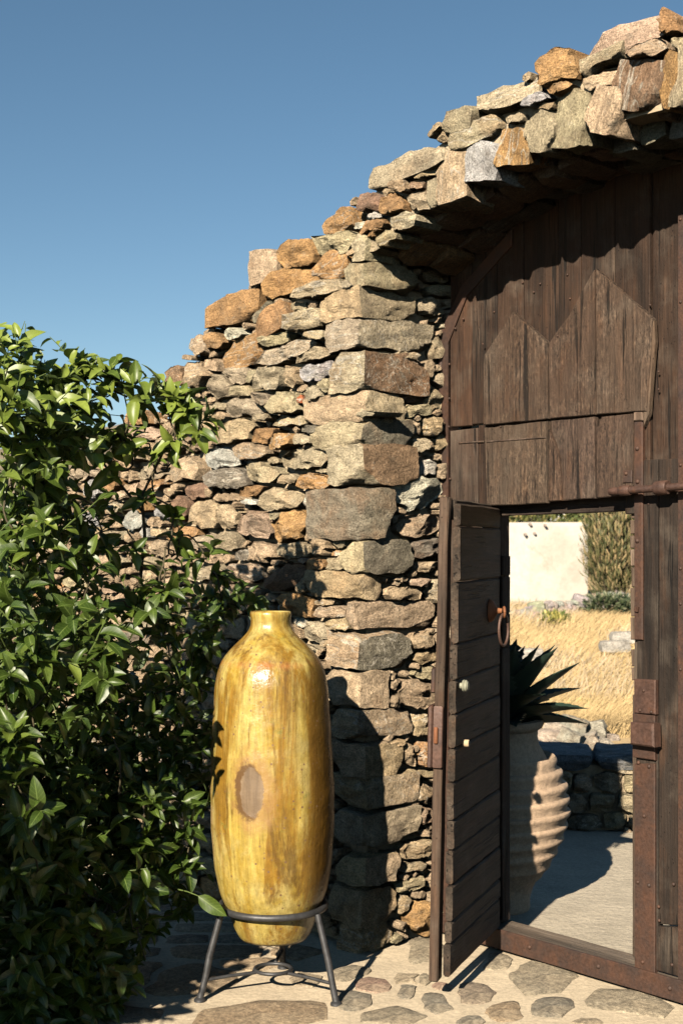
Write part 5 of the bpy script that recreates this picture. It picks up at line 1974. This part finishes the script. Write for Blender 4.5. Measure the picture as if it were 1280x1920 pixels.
def shrub(name, label, cat, c, rx, ry, rz, n, size, cols, upright=0.0, group=None, stems=6, thin=False):
    t = thing(name, label, cat, tuple(c), group)
    mt = mat_leaf(name + '_leaf', cols, tuple(x * 1.5 for x in cols), gloss=.6)
    geo = [leaf_geo(1, .14 if thin else .4, .1, .5, .02, 77 + i, 4, 1) for i in range(4)]
    it = []
    for _ in range(n):
        d = rdir()
        r_ = R.uniform(.3, 1) ** .6
        q = V((c[0] + d.x * rx * r_, c[1] + d.y * ry * r_, c[2] + rz + d.z * rz * r_))
        it.append((leaf_matrix(q, d * (1 - upright) + Z * (upright * 2 + .2) + rdir() * .35, d + rdir() * .5, size * R.uniform(.6, 1.4)), R.randrange(4)))
    mass('foliage', it, mt, t, geo)
    m = MB()
    for k in range(stems):
        e = V((c[0] + R.uniform(-.8, .8) * rx, c[1] + R.uniform(-.6, .6) * ry, c[2] + rz * R.uniform(1.1, 1.9)))
        b0 = V((c[0] + R.uniform(-.2, .2) * rx, c[1], c[2] - .05))
        m.tube([b0, b0.lerp(e, .5) + rdir() * .05, e], [.02, .014, .005], 5)
    m.build('stem', M_BARK, t, 60)
    return t


g1 = P3(1150, 1105, 21.5)
shrub('tall_feathery_bush', 'tall feathery yellow-green bush at the right corner of the plaster building', 'bush', (P3(1152, 1105, 21.6).x, 21.6, .50), .50, .6, 1.05, 4300, .13, (.078, .088, .038), .38, stems=70, thin=True)
shrub('dark_shrub', 'low blue-green shrub at the foot of the tall feathery bush', 'shrub', (P3(1135, 1105, 21).x, 20.9, .50), .40, .3, .17, 1300, .07, (.035, .055, .028))
shrub('roadside_shrub', 'dense green hedge-like shrub showing over the left part of the plaster roof', 'shrub', (P3(985, 965, 32).x, 32, .8), 2.2, 1.0, .95, 5000, .14, (.075, .095, .03))
shrub('roadside_shrub', 'green shrub over the right end of the plaster roof, beside the tiny far house', 'shrub', (P3(1120, 965, 34).x, 34, .9), .95, 1.0, 1.05, 2600, .14, (.085, .105, .035))
shrub('grass_tuft', 'small green tuft in front of the field wall', 'plant', (P3(1037, 1150, 19.9).x, 19.8, .42), .22, .15, .09, 500, .07, (.10, .13, .03), .3)
shrub('field_plant', 'yellow-green low plant growing just behind the rock heap', 'plant', (P3(1082, 1345, 12.6).x, 12.6, fz(1.8, 12.6)), .20, .18, .055, 900, .05, (.17, .18, .05), .4)
for k, (px, py, d) in enumerate(((1152, 1212, 15.5), (985, 1228, 14.5), (1170, 1195, 16.5))):
    v, f = rock_box((.34, .2, .13), 1400 + k, n=5, rough=.015, rnd_=.3)
    o = mesh_obj('field_rock', v, f, M_ROCK, None, Matrix.Translation(P3(px, py, d)), 34, (.5, .46, .40, 1))
    tag(o, ['flat pale rock lying alone in the middle of the straw grass', 'pale rock in the straw right above the agave tips', 'small grey rock high in the straw near the edge of the wicket'][k], 'rock', 'rocks scattered in the straw field')

# far hills
def hill(name, pts, y, depth, col):
    m = MB()
    nx_, ny_ = 70, 14
    xs = [pts[0][0] + (pts[-1][0] - pts[0][0]) * i / nx_ for i in range(nx_ + 1)]

    def hz(x):
        for (a, za), (b, zb) in zip(pts, pts[1:]):
            if a <= x <= b:
                t = (x - a) / (b - a)
                return za + (zb - za) * (t * t * (3 - 2 * t))
        return 0
    vv = []
    for j in range(ny_ + 1):
        t = j / ny_
        prof_ = math.sin(t * math.pi / 2) if t < .75 else math.sin(.75 * math.pi / 2) + (t - .75) * .2
        for x in xs:
            h = hz(x) * prof_
            vv.append((x, y + depth * t, h + (h * .10 + .3) * fbm(V((x * .04, t * 2.5, y)), 4) - 1 + t * .5))
    m.add(vv, [(j * (nx_ + 1) + i, j * (nx_ + 1) + i + 1, (j + 1) * (nx_ + 1) + i + 1, (j + 1) * (nx_ + 1) + i) for j in range(ny_) for i in range(nx_)])
    s_ = mat_plain(name + '_scrub', col, .95, .45, .12, .3, .1)
    return kind(m.build(name, s_, None, 180), 'structure')


hill('hill', [(-400, 6), (-120, 12), (-60, 17), (-32, 24), (-10, 18), (15, 10.5), (30, 9.5), (60, 12), (120, 20), (400, 12)], 150, 90, (.20, .165, .115))
